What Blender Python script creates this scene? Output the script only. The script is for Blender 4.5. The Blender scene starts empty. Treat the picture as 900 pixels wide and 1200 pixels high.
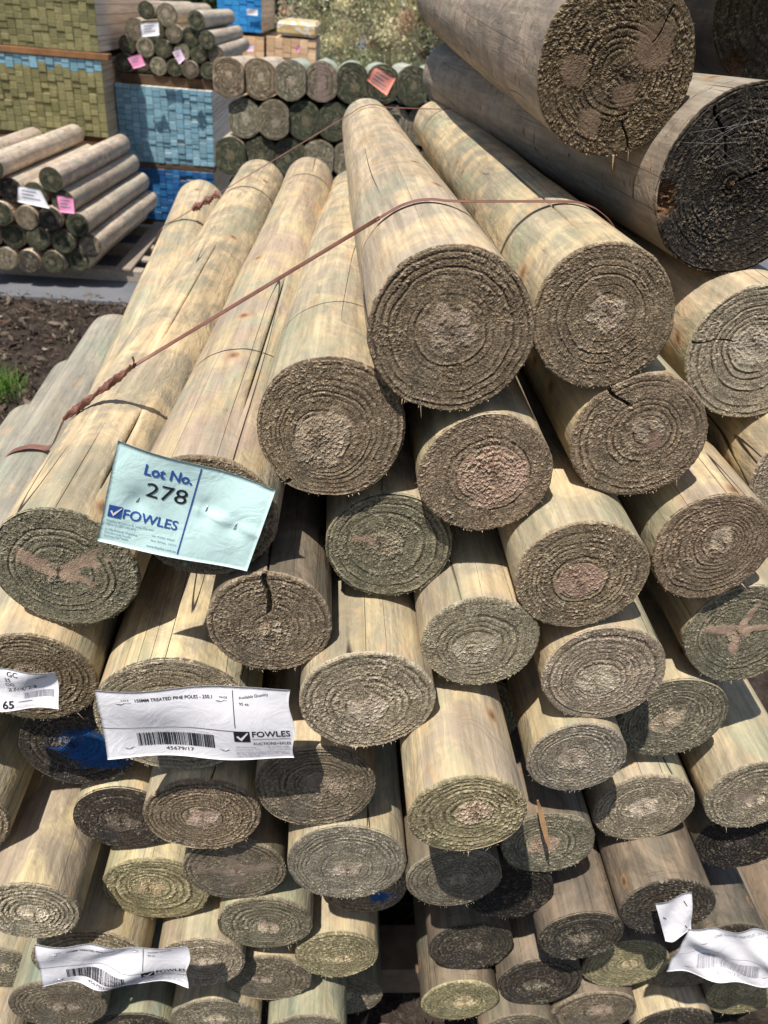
import bpy, math, random
import numpy as np
from mathutils import Vector, Matrix

# ------------------------------------------------------------------ camera, world, sun, exposure
scn = bpy.context.scene
COL = scn.collection
H = 1.75                                    # eye height of the photographer
cam_d = bpy.data.cameras.new('camera')
cam = bpy.data.objects.new('camera', cam_d); COL.objects.link(cam)
_p, _roll = math.radians(33.5), math.radians(4.5)
_yaw = math.atan(50 / (901 / math.cos(_p)))
_f = Vector((math.sin(_yaw) * math.cos(_p), math.cos(_yaw) * math.cos(_p), -math.sin(_p)))
_r = Vector((math.cos(_yaw), -math.sin(_yaw), 0))
def tilt(v): return Vector((v.x * math.cos(_roll) - v.z * math.sin(_roll), v.y, v.x * math.sin(_roll) + v.z * math.cos(_roll)))
_f, _r = tilt(_f), tilt(_r)
_u = _r.cross(_f)
cam.matrix_world = Matrix(((_r.x, _u.x, -_f.x, 0), (_r.y, _u.y, -_f.y, 0), (_r.z, _u.z, -_f.z, H), (0, 0, 0, 1)))
cam_d.sensor_fit = 'HORIZONTAL'; cam_d.sensor_width = 36; cam_d.lens = 36 * 901 / 900
cam_d.clip_start = .02; cam_d.clip_end = 2000
cam_d.dof.use_dof = True; cam_d.dof.focus_distance = .85; cam_d.dof.aperture_fstop = 13
scn.camera = cam
scn.render.engine = 'CYCLES'

SUN_TO = Vector((-.25, -.31, .90)).normalized()      # towards the sun: high, a little left, a little behind the camera
sun_d = bpy.data.lights.new('sun', 'SUN'); sun = bpy.data.objects.new('sun', sun_d); COL.objects.link(sun)
sun_d.energy = 5.0; sun_d.angle = math.radians(.53); sun_d.color = (1, .94, .85)
sun.rotation_euler = SUN_TO.to_track_quat('Z', 'Y').to_euler()
world = bpy.data.worlds.new('World'); scn.world = world; world.use_nodes = True
wn = world.node_tree; wn.nodes.clear()
sky = wn.nodes.new('ShaderNodeTexSky'); sky.sky_type = 'NISHITA'; sky.sun_disc = False
sky.sun_elevation = math.asin(SUN_TO.z); sky.sun_rotation = math.atan2(SUN_TO.x, SUN_TO.y)
sky.air_density = 1.0; sky.dust_density = 1.5
bg = wn.nodes.new('ShaderNodeBackground'); bg.inputs[1].default_value = .085
wo = wn.nodes.new('ShaderNodeOutputWorld')
wn.links.new(sky.outputs[0], bg.inputs[0]); wn.links.new(bg.outputs[0], wo.inputs[0])
scn.view_settings.view_transform = 'Standard'; scn.view_settings.look = 'None'
scn.view_settings.exposure = 0.22; scn.view_settings.gamma = 1
scn.cycles.max_bounces = 6; scn.cycles.diffuse_bounces = 4
scn.cycles.use_denoising = True

# ------------------------------------------------------------------ numeric noise
_rs = np.random.RandomState(7)
_TAB = _rs.rand(256, 256)
def vnoise(x, y, seed=0):
    x = np.asarray(x, float) + seed * 17.31; y = np.asarray(y, float) + seed * 9.77
    xi = np.floor(x).astype(int); yi = np.floor(y).astype(int)
    fx = x - xi; fy = y - yi; fx = fx * fx * (3 - 2 * fx); fy = fy * fy * (3 - 2 * fy)
    a = _TAB[xi & 255, yi & 255]; b = _TAB[(xi + 1) & 255, yi & 255]
    c = _TAB[xi & 255, (yi + 1) & 255]; d = _TAB[(xi + 1) & 255, (yi + 1) & 255]
    return (a * (1 - fx) + b * fx) * (1 - fy) + (c * (1 - fx) + d * fx) * fy
def sstep(a, b, x):
    t = np.clip((x - a) / (b - a), 0, 1); return t * t * (3 - 2 * t)

# ------------------------------------------------------------------ mesh helpers
def mesh_np(name, V, quads=None, tris=None, mat=None, smooth=True):
    me = bpy.data.meshes.new(name)
    V = np.asarray(V, np.float32)
    loops = []; starts = []; n = 0
    if quads is not None and len(quads):
        q = np.asarray(quads, np.int32); loops.append(q.ravel()); starts.append(np.arange(len(q)) * 4); n = q.size
    if tris is not None and len(tris):
        t = np.asarray(tris, np.int32); loops.append(t.ravel()); starts.append(n + np.arange(len(t)) * 3)
    loops = np.concatenate(loops).astype(np.int32); starts = np.concatenate(starts).astype(np.int32)
    me.vertices.add(len(V)); me.vertices.foreach_set('co', V.ravel())
    me.loops.add(len(loops)); me.loops.foreach_set('vertex_index', loops)
    me.polygons.add(len(starts)); me.polygons.foreach_set('loop_start', starts)
    me.update(calc_edges=True)
    me.polygons.foreach_set('use_smooth', np.full(len(starts), smooth))
    if mat: me.materials.append(mat)
    return me
def point_color(me, name, arr):
    a = me.attributes.new(name, 'FLOAT_COLOR', 'POINT'); a.data.foreach_set('color', np.asarray(arr, np.float32).ravel())
def grid_quads(nu, nv, wrap_u=False, off=0):
    """grid indexed v*nu+u"""
    u = np.arange(nu if wrap_u else nu - 1); v = np.arange(nv - 1)
    U, Vv = np.meshgrid(u, v)
    U2 = (U + 1) % nu
    return np.stack([Vv * nu + U, Vv * nu + U2, (Vv + 1) * nu + U2, (Vv + 1) * nu + U], -1).reshape(-1, 4) + off
def link(name, data, parent=None, loc=None, kind=None, label=None, cat=None, group=None, **props):
    o = bpy.data.objects.new(name, data); COL.objects.link(o)
    if parent: o.parent = parent
    if loc is not None: o.location = loc
    if kind: o['kind'] = kind
    if label: o['label'] = label
    if cat: o['category'] = cat
    if group: o['group'] = group
    for k, v in props.items(): o[k] = v
    return o
def box_np(x0, x1, y0, y1, z0, z1):
    V = [(x, y, z) for z in (z0, z1) for y in (y0, y1) for x in (x0, x1)]
    Q = [(0, 2, 3, 1), (4, 5, 7, 6), (0, 1, 5, 4), (2, 6, 7, 3), (0, 4, 6, 2), (1, 3, 7, 5)]
    return V, Q
def bevel_box(name, x0, x1, y0, y1, z0, z1, mat, b=.003, front=None):
    """box with chamfered edges; front: material for the -Y face"""
    import bmesh
    bm = bmesh.new()
    V, Q = box_np(x0, x1, y0, y1, z0, z1)
    vs = [bm.verts.new(v) for v in V]
    for q in Q: bm.faces.new([vs[i] for i in q])
    if b: bmesh.ops.bevel(bm, geom=bm.edges[:], offset=b, segments=1, affect='EDGES')
    me = bpy.data.meshes.new(name); bm.normal_update()
    me.materials.append(mat)
    if front:
        me.materials.append(front)
        for f in bm.faces:
            if f.normal.y < -.5: f.material_index = 1
    bm.to_mesh(me); bm.free()
    return me

# ------------------------------------------------------------------ node helpers
class NT:
    def __init__(s, name):
        s.m = bpy.data.materials.new(name); s.m.use_nodes = True; s.t = s.m.node_tree; s.t.nodes.clear()
        s.out = s.t.nodes.new('ShaderNodeOutputMaterial'); s.b = s.t.nodes.new('ShaderNodeBsdfPrincipled')
        s.t.links.new(s.b.outputs[0], s.out.inputs[0])
    def n(s, ty, **kw):
        n = s.t.nodes.new('ShaderNode' + ty)
        for k, v in kw.items(): setattr(n, k, v)
        return n
    def set(s, sock, v):
        if isinstance(v, bpy.types.NodeSocket): s.t.links.new(v, sock)
        elif v is not None:
            if isinstance(v, tuple) and len(v) == 3 and sock.type == 'RGBA': v = (*v, 1)
            sock.default_value = v
    def obj(s): return s.n('TexCoord').outputs['Object']
    def map(s, v, scale=(1, 1, 1), loc=(0, 0, 0)):
        n = s.n('Mapping'); s.set(n.inputs[0], v); s.set(n.inputs[3], tuple(scale)); s.set(n.inputs[1], loc); return n.outputs[0]
    def noise(s, v, scale, detail=3, rough=.6, dist=0):
        n = s.n('TexNoise'); s.set(n.inputs['Vector'], v); s.set(n.inputs['Scale'], scale); s.set(n.inputs['Detail'], detail)
        s.set(n.inputs['Roughness'], rough); s.set(n.inputs['Distortion'], dist); return n.outputs[0]
    def vor(s, v, scale, out=0, feature='F1'):
        n = s.n('TexVoronoi', feature=feature); s.set(n.inputs['Vector'], v); s.set(n.inputs['Scale'], scale); return n.outputs[out]
    def math(s, op, a, b=None, c=None, clamp=False):
        n = s.n('Math', operation=op); n.use_clamp = clamp; s.set(n.inputs[0], a); s.set(n.inputs[1], b); s.set(n.inputs[2], c); return n.outputs[0]
    def ramp(s, v, a, b, lo=0., hi=1.):
        n = s.n('MapRange', interpolation_type='SMOOTHSTEP'); s.set(n.inputs[0], v); s.set(n.inputs[1], a); s.set(n.inputs[2], b)
        s.set(n.inputs[3], lo); s.set(n.inputs[4], hi); return n.outputs[0]
    def mix(s, f, a, b, mode='MIX'):
        n = s.n('Mix', data_type='RGBA', blend_type=mode); s.set(n.inputs[0], f); s.set(n.inputs[6], a); s.set(n.inputs[7], b); return n.outputs[2]
    def attr(s, name, ty='GEOMETRY', out=0):
        n = s.n('Attribute', attribute_name=name, attribute_type=ty); return n.outputs[out]
    def scale(s, col, f):
        n = s.n('VectorMath', operation='SCALE'); s.set(n.inputs[0], col); s.set(n.inputs[3], f); return n.outputs[0]
    def add(s, a, b):
        n = s.n('VectorMath', operation='ADD'); s.set(n.inputs[0], a); s.set(n.inputs[1], b); return n.outputs[0]
    def bump(s, h, strength=.5, dist=.001, prev=None):
        n = s.n('Bump'); s.set(n.inputs['Strength'], strength); s.set(n.inputs['Distance'], dist); s.set(n.inputs['Height'], h)
        if prev: s.set(n.inputs['Normal'], prev)
        return n.outputs[0]
    def done(s, col, rough=.8, normal=None, spec=.3):
        s.set(s.b.inputs['Base Color'], col); s.set(s.b.inputs['Roughness'], rough)
        s.set(s.b.inputs['Specular IOR Level'], spec)
        if normal: s.set(s.b.inputs['Normal'], normal)
        return s.m
def flat_mat(name, col, rough=.7, var=.12, scale=30, bump=.3):
    t = NT(name); v = t.obj(); n = t.noise(v, scale, 4)
    c = t.scale(tuple(col), t.ramp(n, .2, .8, 1 - var, 1 + var))
    return t.done(c, rough, t.bump(n, bump, .001))

# end grain: colours come from the object's own properties, ring / heart / smooth masks from the mesh
def mat_end():
    t = NT('end_grain'); v = t.obj()
    sep = t.n('SeparateColor'); t.set(sep.inputs[0], t.attr('grain')); ring, heart, patch = sep.outputs
    tuft = t.attr('grain', out=3)
    n1 = t.noise(v, 650, 3, .8); n2 = t.noise(v, 45, 3); n3 = t.noise(v, 14, 2)
    early, late = t.attr('early', 'OBJECT'), t.attr('late', 'OBJECT')
    f = t.math('ADD', ring, t.ramp(n1, .35, .68, -.55, .45), clamp=True)
    c = t.mix(f, early, late)
    c = t.mix(t.math('MULTIPLY', heart, t.ramp(n1, .3, .7, .35, 1.)), c, t.attr('heart', 'OBJECT'))
    c = t.mix(t.ramp(n3, .52, .72, 0, .45), c, t.attr('stain', 'OBJECT'))
    c = t.scale(c, t.ramp(n2, .25, .75, .72, 1.2))
    c = t.mix(t.math('MULTIPLY', tuft, .75), c, t.attr('fibre', 'OBJECT'))
    pc = t.scale(t.attr('patch', 'OBJECT'), t.ramp(n2, .25, .75, .7, 1.25))
    pm = t.math('MULTIPLY', patch, t.ramp(n1, .28, .60, .55, .95))
    c = t.mix(pm, c, pc)
    b = t.bump(t.noise(v, 600, 3, .8), 1., .0020)
    return t.done(c, .85, b, .2)
def mat_bark():
    t = NT('pole_side'); v = t.obj(); rnd = t.n('ObjectInfo').outputs['Random']
    off = t.n('CombineXYZ'); t.set(off.inputs[0], t.math('MULTIPLY', rnd, 13.)); t.set(off.inputs[1], t.math('MULTIPLY', rnd, 71.))
    v = t.add(v, off.outputs[0])
    A = lambda k: t.attr(k, 'OBJECT')
    grain = t.noise(t.map(v, (170, 7, 170)), 1, 4, .65, .3)
    streak = t.noise(t.map(v, (34, 1.8, 34)), 1, 4, .6, .4)
    blotch = t.noise(t.map(v, (13, 8, 13)), 1, 5, .66, .9)
    blotch2 = t.noise(t.map(v, (18, 9, 18), (5, 3, 1)), 1, 4, .65, 1.2)
    green = t.noise(t.map(v, (10, 5, 10), (2, 8, 4)), 1, 3, .6, .5)
    fleck = t.noise(t.map(v, (80, 13, 80)), 1, 4, .72, 1.0)
    peel = t.noise(t.map(v, (24, 15, 24), (7, 7, 2)), 1, 3, .6, 1.6)
    c = t.mix(t.ramp(blotch, .40, .60), A('bark_a'), A('bark_b'))
    c = t.mix(t.ramp(green, .5, .66, 0, .75), c, A('bark_c'))
    c = t.mix(t.ramp(blotch2, .56, .70, 0, .65), c, A('bark_d'))
    c = t.mix(t.ramp(peel, .52, .64, 0, .22), c, t.scale(A('bark_b'), .80))
    c = t.mix(t.ramp(fleck, .54, .72, 0, .42), c, t.scale(A('bark_b'), .58))
    c = t.mix(t.ramp(fleck, .46, .32, 0, .30), c, t.scale(A('bark_a'), 1.22))
    dirt = t.noise(t.map(v, (30, 9, 30), (4, 4, 9)), 1, 5, .75, .8)
    c = t.mix(t.ramp(dirt, .56, .74, 0, .55), c, t.scale(A('bark_b'), .42))
    c = t.scale(c, t.ramp(streak, .3, .72, .76, 1.16))
    c = t.scale(c, t.ramp(grain, .3, .7, .84, 1.12))
    # knots
    sp = t.n('SeparateXYZ'); t.set(sp.inputs[0], t.obj()); cy = t.n('CombineXYZ')
    t.set(cy.inputs[0], t.math('ADD', t.math('MULTIPLY', t.math('ARCTAN2', sp.outputs[0], sp.outputs[2]), .60), t.math('MULTIPLY', rnd, 37.)))
    t.set(cy.inputs[1], t.math('ADD', t.math('MULTIPLY', sp.outputs[1], 6.), t.math('MULTIPLY', rnd, 91.)))
    vk = t.n('TexVoronoi', voronoi_dimensions='2D'); t.set(vk.inputs['Vector'], cy.outputs[0]); t.set(vk.inputs['Scale'], 1.)
    ks = t.n('SeparateColor'); t.set(ks.inputs[0], vk.outputs[1])
    kd = t.math('ADD', vk.outputs[0], t.math('MULTIPLY', t.math('SUBTRACT', fleck, .5), .06))
    kd = t.math('ADD', kd, t.ramp(ks.outputs[0], .60, .64, 1., 0.))
    c = t.mix(t.ramp(kd, .05, .16, .35, 0), c, t.scale(A('bark_d'), .8))
    c = t.mix(t.ramp(kd, .045, .075, .85, 0), c, t.mix(t.ramp(kd, .01, .05), (.13, .075, .04), (.34, .20, .11)))
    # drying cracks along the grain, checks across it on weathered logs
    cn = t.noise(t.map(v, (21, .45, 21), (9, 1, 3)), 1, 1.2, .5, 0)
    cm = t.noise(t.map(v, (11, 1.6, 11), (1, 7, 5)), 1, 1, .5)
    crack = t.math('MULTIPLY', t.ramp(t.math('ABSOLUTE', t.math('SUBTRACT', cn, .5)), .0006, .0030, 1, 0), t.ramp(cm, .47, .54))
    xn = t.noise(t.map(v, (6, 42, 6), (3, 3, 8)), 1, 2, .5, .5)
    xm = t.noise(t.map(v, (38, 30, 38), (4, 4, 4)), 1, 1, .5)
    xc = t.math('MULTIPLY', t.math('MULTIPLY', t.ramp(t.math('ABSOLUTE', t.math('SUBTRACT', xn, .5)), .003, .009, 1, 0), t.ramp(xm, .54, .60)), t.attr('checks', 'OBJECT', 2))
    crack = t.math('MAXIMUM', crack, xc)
    c = t.mix(crack, c, (.045, .03, .022))  # shade inside the cracks painted into the base colour
    h = t.math('ADD', t.math('MULTIPLY', grain, .5), t.math('MULTIPLY', streak, 1.))
    b = t.bump(h, .55, .0022)
    b = t.bump(peel, .5, .006, b)
    b = t.bump(fleck, .4, .002, b)
    b = t.bump(crack, .8, .002, b); b.node.invert = True
    return t.done(c, .62, b, .35)
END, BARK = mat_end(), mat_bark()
CAP = flat_mat('far_end_wood', (.22, .17, .11), .9)

ENDS = {   # early wood, late wood, heart, stain, fibres, smooth patch
 'brown': ((.085, .062, .043), (.41, .32, .225), (.60, .48, .36), (.15, .135, .10), (.68, .55, .39), (.34, .235, .17)),
 'tan':   ((.13, .105, .080), (.54, .46, .35), (.66, .57, .44), (.24, .22, .17), (.80, .70, .54), (.40, .31, .24)),
 'grey':  ((.12, .110, .095), (.43, .375, .29), (.48, .39, .30), (.20, .19, .15), (.74, .68, .57), (.38, .31, .25)),
 'green': ((.075, .072, .050), (.38, .33, .25), (.55, .45, .33), (.14, .145, .11), (.64, .57, .43), (.52, .36, .27)),
 'ochre': ((.14, .115, .065), (.50, .43, .275), (.54, .41, .26), (.22, .21, .12), (.84, .73, .49), (.40, .30, .20)),
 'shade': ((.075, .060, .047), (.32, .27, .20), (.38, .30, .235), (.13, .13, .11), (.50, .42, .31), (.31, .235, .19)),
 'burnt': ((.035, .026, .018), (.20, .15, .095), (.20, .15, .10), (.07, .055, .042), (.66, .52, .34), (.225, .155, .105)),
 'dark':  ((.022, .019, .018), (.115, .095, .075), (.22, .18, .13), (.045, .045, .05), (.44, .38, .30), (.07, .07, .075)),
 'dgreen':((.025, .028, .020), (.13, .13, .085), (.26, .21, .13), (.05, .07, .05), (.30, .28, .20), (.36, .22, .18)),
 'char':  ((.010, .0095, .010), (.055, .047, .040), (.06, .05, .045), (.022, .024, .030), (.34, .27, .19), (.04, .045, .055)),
}
BARKS = {
 'fresh':    ((.57, .455, .275), (.39, .33, .235), (.34, .345, .235), (.56, .36, .20), 0.),
 'orange':   ((.53, .42, .26), (.42, .34, .24), (.36, .37, .28), (.60, .35, .18), 0.),
 'weather':  ((.37, .305, .23), (.25, .205, .16), (.32, .28, .22), (.46, .33, .21), 1.),
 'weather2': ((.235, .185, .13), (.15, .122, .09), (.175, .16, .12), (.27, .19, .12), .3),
 'grey':     ((.40, .37, .285), (.32, .305, .25), (.30, .32, .24), (.40, .31, .21), 0.),
 'pale':     ((.66, .55, .43), (.52, .42, .33), (.47, .46, .37), (.54, .38, .27), 0.),
 'palegreen':((.44, .47, .38), (.38, .42, .35), (.36, .42, .34), (.50, .47, .37), 0.),
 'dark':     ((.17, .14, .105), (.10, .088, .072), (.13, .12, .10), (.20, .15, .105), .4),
 'green':    ((.36, .34, .225), (.27, .265, .185), (.22, .26, .19), (.36, .30, .19), 0.),
}

# ------------------------------------------------------------------ a pole: shaft + end_grain
def axis_matrix(P, Q):
    y = (Vector(Q) - Vector(P)).normalized(); z = Vector((0, 0, 1)); x = y.cross(z).normalized(); z = x.cross(y)
    m = Matrix(((x.x, y.x, z.x), (x.y, y.y, z.y), (x.z, y.z, z.z))).to_4x4(); m.translation = Vector(P); return m

def build_pole(name, P, Q, r, rpx, end, bark, ft, seed, label, cat, group, flats=0.):
    rg = np.random.RandomState(seed); L = (Vector(Q) - Vector(P)).length
    root = link(name, None, label=label, cat=cat, group=group)
    root.matrix_world = axis_matrix(P, Q)
    e2, p2, e3, p3 = rg.uniform(.004, .02), rg.rand() * 6.3, rg.uniform(.002, .01), rg.rand() * 6.3
    taper = ft.get('taper', rg.uniform(.0, .05)); bend = rg.uniform(-.008, .008); big = rpx > 55
    cracks_b = ft.get('barkcr', [])
    def radius(th, y):
        R = 1 + e2 * np.cos(2 * th + p2) + e3 * np.cos(3 * th + p3)
        R = R + (vnoise(3 + 1.6 * np.cos(th) + 3 * y, 5 + 1.6 * np.sin(th) + 1.5 * y, seed) - .5) * .038
        R = R + (vnoise(3 + 5 * np.cos(th) + 9 * y, 5 + 5 * np.sin(th), seed + 3) - .5) * .014
        R = R * (1 - taper * y / L)
        if flats:
            R = np.minimum(R, flats / np.maximum(1e-3, np.abs(np.cos(th))))
        return R * r
    # --- shaft
    nt = 24 if rpx < 26 else (64 if not big else 112)
    th = np.linspace(0, 2 * np.pi, nt, endpoint=False)
    depth = np.zeros(nt); cw = []
    for cth, cy0, cy1 in cracks_b:
        add = cth + np.array([-.022, -.011, 0, .011, .022])
        keep = np.abs(np.angle(np.exp(1j * (th - cth)))) > .04
        th = np.concatenate([th[keep], add])
    th = np.sort(np.mod(th, 2 * np.pi)); nt = len(th)
    ys = np.concatenate([[.0012, .004, .01], np.linspace(.02, L - .012, 10 if rpx < 26 else (18 if not big else 60)), [L - .004, L]])
    TH, Y = np.meshgrid(th, ys)
    R = radius(TH, Y)
    R[-1] *= .90; R[-2] *= .975
    R[0] *= .994
    for cth, cy0, cy1 in cracks_b:
        d = np.abs(np.angle(np.exp(1j * (TH - cth))))
        R = R - sstep(.016, .004, d) * .012 * sstep(cy1, cy1 * .8 + cy0 * .2, Y) * (sstep(cy0, cy0 * .8 + cy1 * .2, Y) if cy0 > 0 else 1)
    bx = bend * np.sin(np.pi * Y / L)
    V = np.stack([R * np.cos(TH) + bx, Y, R * np.sin(TH) + bx * .5], -1).reshape(-1, 3)
    q = grid_quads(nt, len(ys), True)
    V = np.vstack([V, [[0, L + .002, 0]]]); c = len(V) - 1; base = (len(ys) - 1) * nt
    tr = [(base + i, base + (i + 1) % nt, c) for i in range(nt)]
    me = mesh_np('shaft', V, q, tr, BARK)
    A, B, C, D, chk = BARKS[bark]
    j = lambda col, k=.10: [float(v) for v in np.clip(np.array(col) * rg.uniform(1 - k, 1 + k) * rg.uniform(.97, 1.03, 3), 0, .9)]
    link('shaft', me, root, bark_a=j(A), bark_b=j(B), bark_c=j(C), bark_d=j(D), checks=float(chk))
    # --- end grain
    nr = int(max(6, rpx / 1.12)); ne = int(max(24, 2 * math.pi * rpx / 1.4))
    if rpx < 26: nr, ne = (14, 40) if flats else (7, 24)
    et = np.linspace(0, 2 * np.pi, ne, endpoint=False)
    rho = np.linspace(0, 1, nr + 1)[1:]
    T, RH = np.meshgrid(et, rho)
    pith = np.array(ft.get('pith', (rg.uniform(-.2, .2), rg.uniform(-.2, .2)))) * r
    rim = radius(T, 0 * T)
    edge_n = (vnoise(T * 30, T * 0, seed + 5) - .5)
    rag = 1 + .018 * edge_n * (RH > .999)
    X = pith[0] * (1 - RH) + rim * np.cos(T) * RH * rag; Z = pith[1] * (1 - RH) + rim * np.sin(T) * RH * rag
    mm = 1000.
    N = ft.get('N', 12); amp = ft.get('amp', 1.15)
    wob = .030 * (vnoise(X * mm / 16, Z * mm / 16, seed + 1) - .5) + .012 * (vnoise(X * mm / 5, Z * mm / 5, seed + 2) - .5)
    t = np.clip(RH + wob, 0, 1)
    ph = N * t ** .92 + rg.rand() + .8 * (vnoise(t * N * .55, 0 * t, seed + 16) - .5); fr = ph - np.floor(ph)
    k = np.floor(ph).astype(int); ringamp = np.clip(_TAB[k & 255, seed & 255] * 1.35 - .15, .08, 1.1)
    brk = sstep(.25, .65, .65 * vnoise(X * mm / 17, Z * mm / 17, seed + 4) + .35 * vnoise(X * mm / 5, Z * mm / 5, seed + 15)) * .8 + .2
    groove = sstep(.55, .80, fr) * (1 - sstep(.86, 1., fr)) * ringamp * brk
    crest = sstep(.10, .55, fr) * (1 - sstep(.55, .72, fr)) * ringamp * brk
    heartw = .01 if ft.get('torn') else ft.get('heartw', rg.uniform(.16, .30))
    hr = RH * (1 + .5 * (vnoise(np.cos(T) * 2 + 4, np.sin(T) * 2 + 4, seed + 8) - .5)) + .12 * (vnoise(X * mm / 6, Z * mm / 6, seed + 6) - .5)
    heart = sstep(heartw * 1.12, heartw * .85, hr)
    f1 = vnoise(X * mm / 2.6, Z * mm / 2.6, seed + 7); f2 = vnoise(X * mm / 1.2, Z * mm / 1.2, seed + 9); f3 = rg.rand(*X.shape)
    rough = .45 + .55 * sstep(.3, .7, vnoise(X * mm / 30, Z * mm / 30, seed + 17)) + .5 * heart
    tuft = sstep(.62, .86, .40 * f1 + .33 * f2 + .27 * f3 + .10 * crest + (.05 if amp > 1.3 else 0)) * rough
    fib = (f1 - .5) * .75 + (f2 - .5) * .95 + (f3 - .5) * .85
    h = amp * (crest * .45 - groove * .85) * (1 - .6 * heart) + fib * (.30 + .40 * amp) * rough + tuft * .45 + heart * .6
    late = np.clip(.58 + .52 * crest - 1.35 * groove + .30 * (f1 - .5) + .45 * (f2 - .5) + .2 * (f3 - .5), 0, 1)
    h = h + 2.2 * (vnoise(X * mm / 45, Z * mm / 45, seed + 11) - .5) + rg.uniform(-1.2, 1.2) * X / r + rg.uniform(-1.2, 1.2) * Z / r
    h = h - (RH > .999) * .9 - sstep(.97, 1., RH) * .5
    smooth = np.zeros_like(X)
    for (a, w, ln) in ft.get('whorl', []):
        dth = np.angle(np.exp(1j * (T - a))); wob2 = .6 + .9 * vnoise(X * mm / 7, Z * mm / 7, seed + 12)
        s = sstep(w * wob2 * 1.3, w * wob2 * .5, np.abs(dth + .35 * (wob2 - 1.05)) * np.clip(RH * 2.2, .35, 1.2)) * sstep(ln * 1.05, ln * .75, RH * (1.15 - .3 * wob2))
        smooth = np.maximum(smooth, s)
    for (kx, kz, kr) in ft.get('knots', []):
        d = np.hypot(X / r - kx, (Z / r - kz)); an = np.arctan2(Z / r - kz, X / r - kx); wob2 = .72 + .5 * vnoise(5 + 1.3 * np.cos(an), 5 + 1.3 * np.sin(an), seed + 13) + .16 * (f1 - .5)
        smooth = np.maximum(smooth, sstep(kr * wob2 * 1.1, kr * wob2 * .8, d) * .92)
        groove = np.maximum(groove, .0)
    h = h * (1 - .70 * smooth) + smooth * .5
    paint = ft.get('paint')
    if paint:
        d = np.hypot((X / r - paint[0]) * .75, Z / r - paint[1]) + .25 * (vnoise(X * mm / 8, Z * mm / 8, seed + 14) - .5)
        smooth = sstep(paint[2] * 1.12, paint[2] * .80, d + .25 * (f1 - .5)) * sstep(.18, .40, f2 + .5 * (1 - d / paint[2]))
    if ft.get('torn'):
        a0 = math.pi * 1.08 if ft['torn'] == 1 else math.pi * 1.30
        d = np.abs(np.angle(np.exp(1j * (T - a0)))); tm = sstep(.26, .08, d) * sstep(.72, .86, RH + .12 * (f1 - .5))
        h = h - tm * (4 + 9 * f1); heart = np.maximum(heart, tm * .9)
    for (a, t0, t1, w) in ft.get('cr', []):
        dd = np.abs(np.angle(np.exp(1j * (T - a - .05 * np.sin(RH * 9))))) * RH
        m = sstep(w * 1.0, w * .35, dd) * sstep(t0 - .04, t0 + .04, RH) * (RH <= t1 + .01)
        h = h - m * 11
    Yv = -h / mm
    V = np.stack([X, Yv, Z], -1).reshape(-1, 3)
    q = grid_quads(ne, nr, True)
    spl = ft.get('spl', [])
    grain = np.stack([late, heart, smooth, tuft * (1 - smooth)], -1).reshape(-1, 4)
    V = np.vstack([V, [[pith[0], Yv[0].mean(), pith[1]]]]); grain = np.vstack([grain, grain[:1]])
    ci = len(V) - 1; tris = [((i + 1) % ne, i, ci) for i in range(ne)]
    b0 = len(V)                                            # rim turned back over the shaft
    rr = radius(et, 0 * et) * (1.006 + .012 * edge_n[0]); bk = np.stack([rr * np.cos(et), .003 + .0015 * f3[-1], rr * np.sin(et)], -1)
    V = np.vstack([V, bk]); g2 = grain[(nr - 1) * ne:nr * ne].copy(); g2[:, 3] = .5; g2[:, 2] = 0; grain = np.vstack([grain, g2])
    o0 = (nr - 1) * ne
    q = np.vstack([q, [(o0 + i, o0 + (i + 1) % ne, b0 + (i + 1) % ne, b0 + i) for i in range(ne)]])
    if rpx >= 30:                                          # frayed fibres round the rim, most below
        nf = int(rpx * .28 * ft.get('fray', 1)); a = rg.rand(nf) * 2 * np.pi
        a = np.where(rg.rand(nf) < .75, -np.pi / 2 + rg.normal(0, .55, nf), a)
        Rr = np.array([radius(x, 0.) for x in a]); ln = rg.exponential(.0007, nf) + .0005 + (rg.rand(nf) < .035) * rg.rand(nf) * .007; wd = rg.uniform(.00025, .0006, nf)
        c0 = np.stack([Rr * .995 * np.cos(a), -rg.rand(nf) * .001, Rr * .995 * np.sin(a)], -1)
        tang = np.stack([-np.sin(a), 0 * a, np.cos(a)], -1); rad = np.stack([np.cos(a), 0 * a, np.sin(a)], -1)
        tip = c0 + rad * (ln * rg.uniform(.3, 1, nf))[:, None] + np.stack([rg.normal(0, .5, nf) * ln, -ln * rg.uniform(.3, 1, nf), -ln * .3], -1)
        for kS, (aS, lS) in enumerate(spl):
            c0[kS] = (radius(aS, 0.) * .99 * math.cos(aS), 0, radius(aS, 0.) * .99 * math.sin(aS)); tip[kS] = c0[kS] + np.array([.15 * lS, -.1 * lS, -lS]); wd[kS] = .0011
        b1 = len(V); V = np.vstack([V, c0 - tang * wd[:, None], c0 + tang * wd[:, None], tip])
        g3 = np.zeros((3 * nf, 4)); g3[:, 3] = 1; g3[:, 0] = .8; grain = np.vstack([grain, g3])
        tris = tris + [(b1 + i, b1 + nf + i, b1 + 2 * nf + i) for i in range(nf)]
    me = mesh_np('end_grain', V, q, tris, END, smooth=False)
    point_color(me, 'grain', grain)
    E = ENDS[end]
    pc = (.008, .10, .33) if paint else E[5]
    E = (tuple(np.array(E[0]) * (1, 1, .93)), tuple(np.array(E[1]) * (1, .995, .92))) + E[2:]
    hc = (.56, .38, .29) if ft.get('pink') else E[2]
    if ft.get('torn'): hc = (.42, .20, .09)
    link('end_grain', me, root, early=j(E[0]), late=j(E[1]), heart=j(hc), stain=j(E[3]), fibre=j(E[4]), patch=j(pc, .05))
    return root

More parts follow.
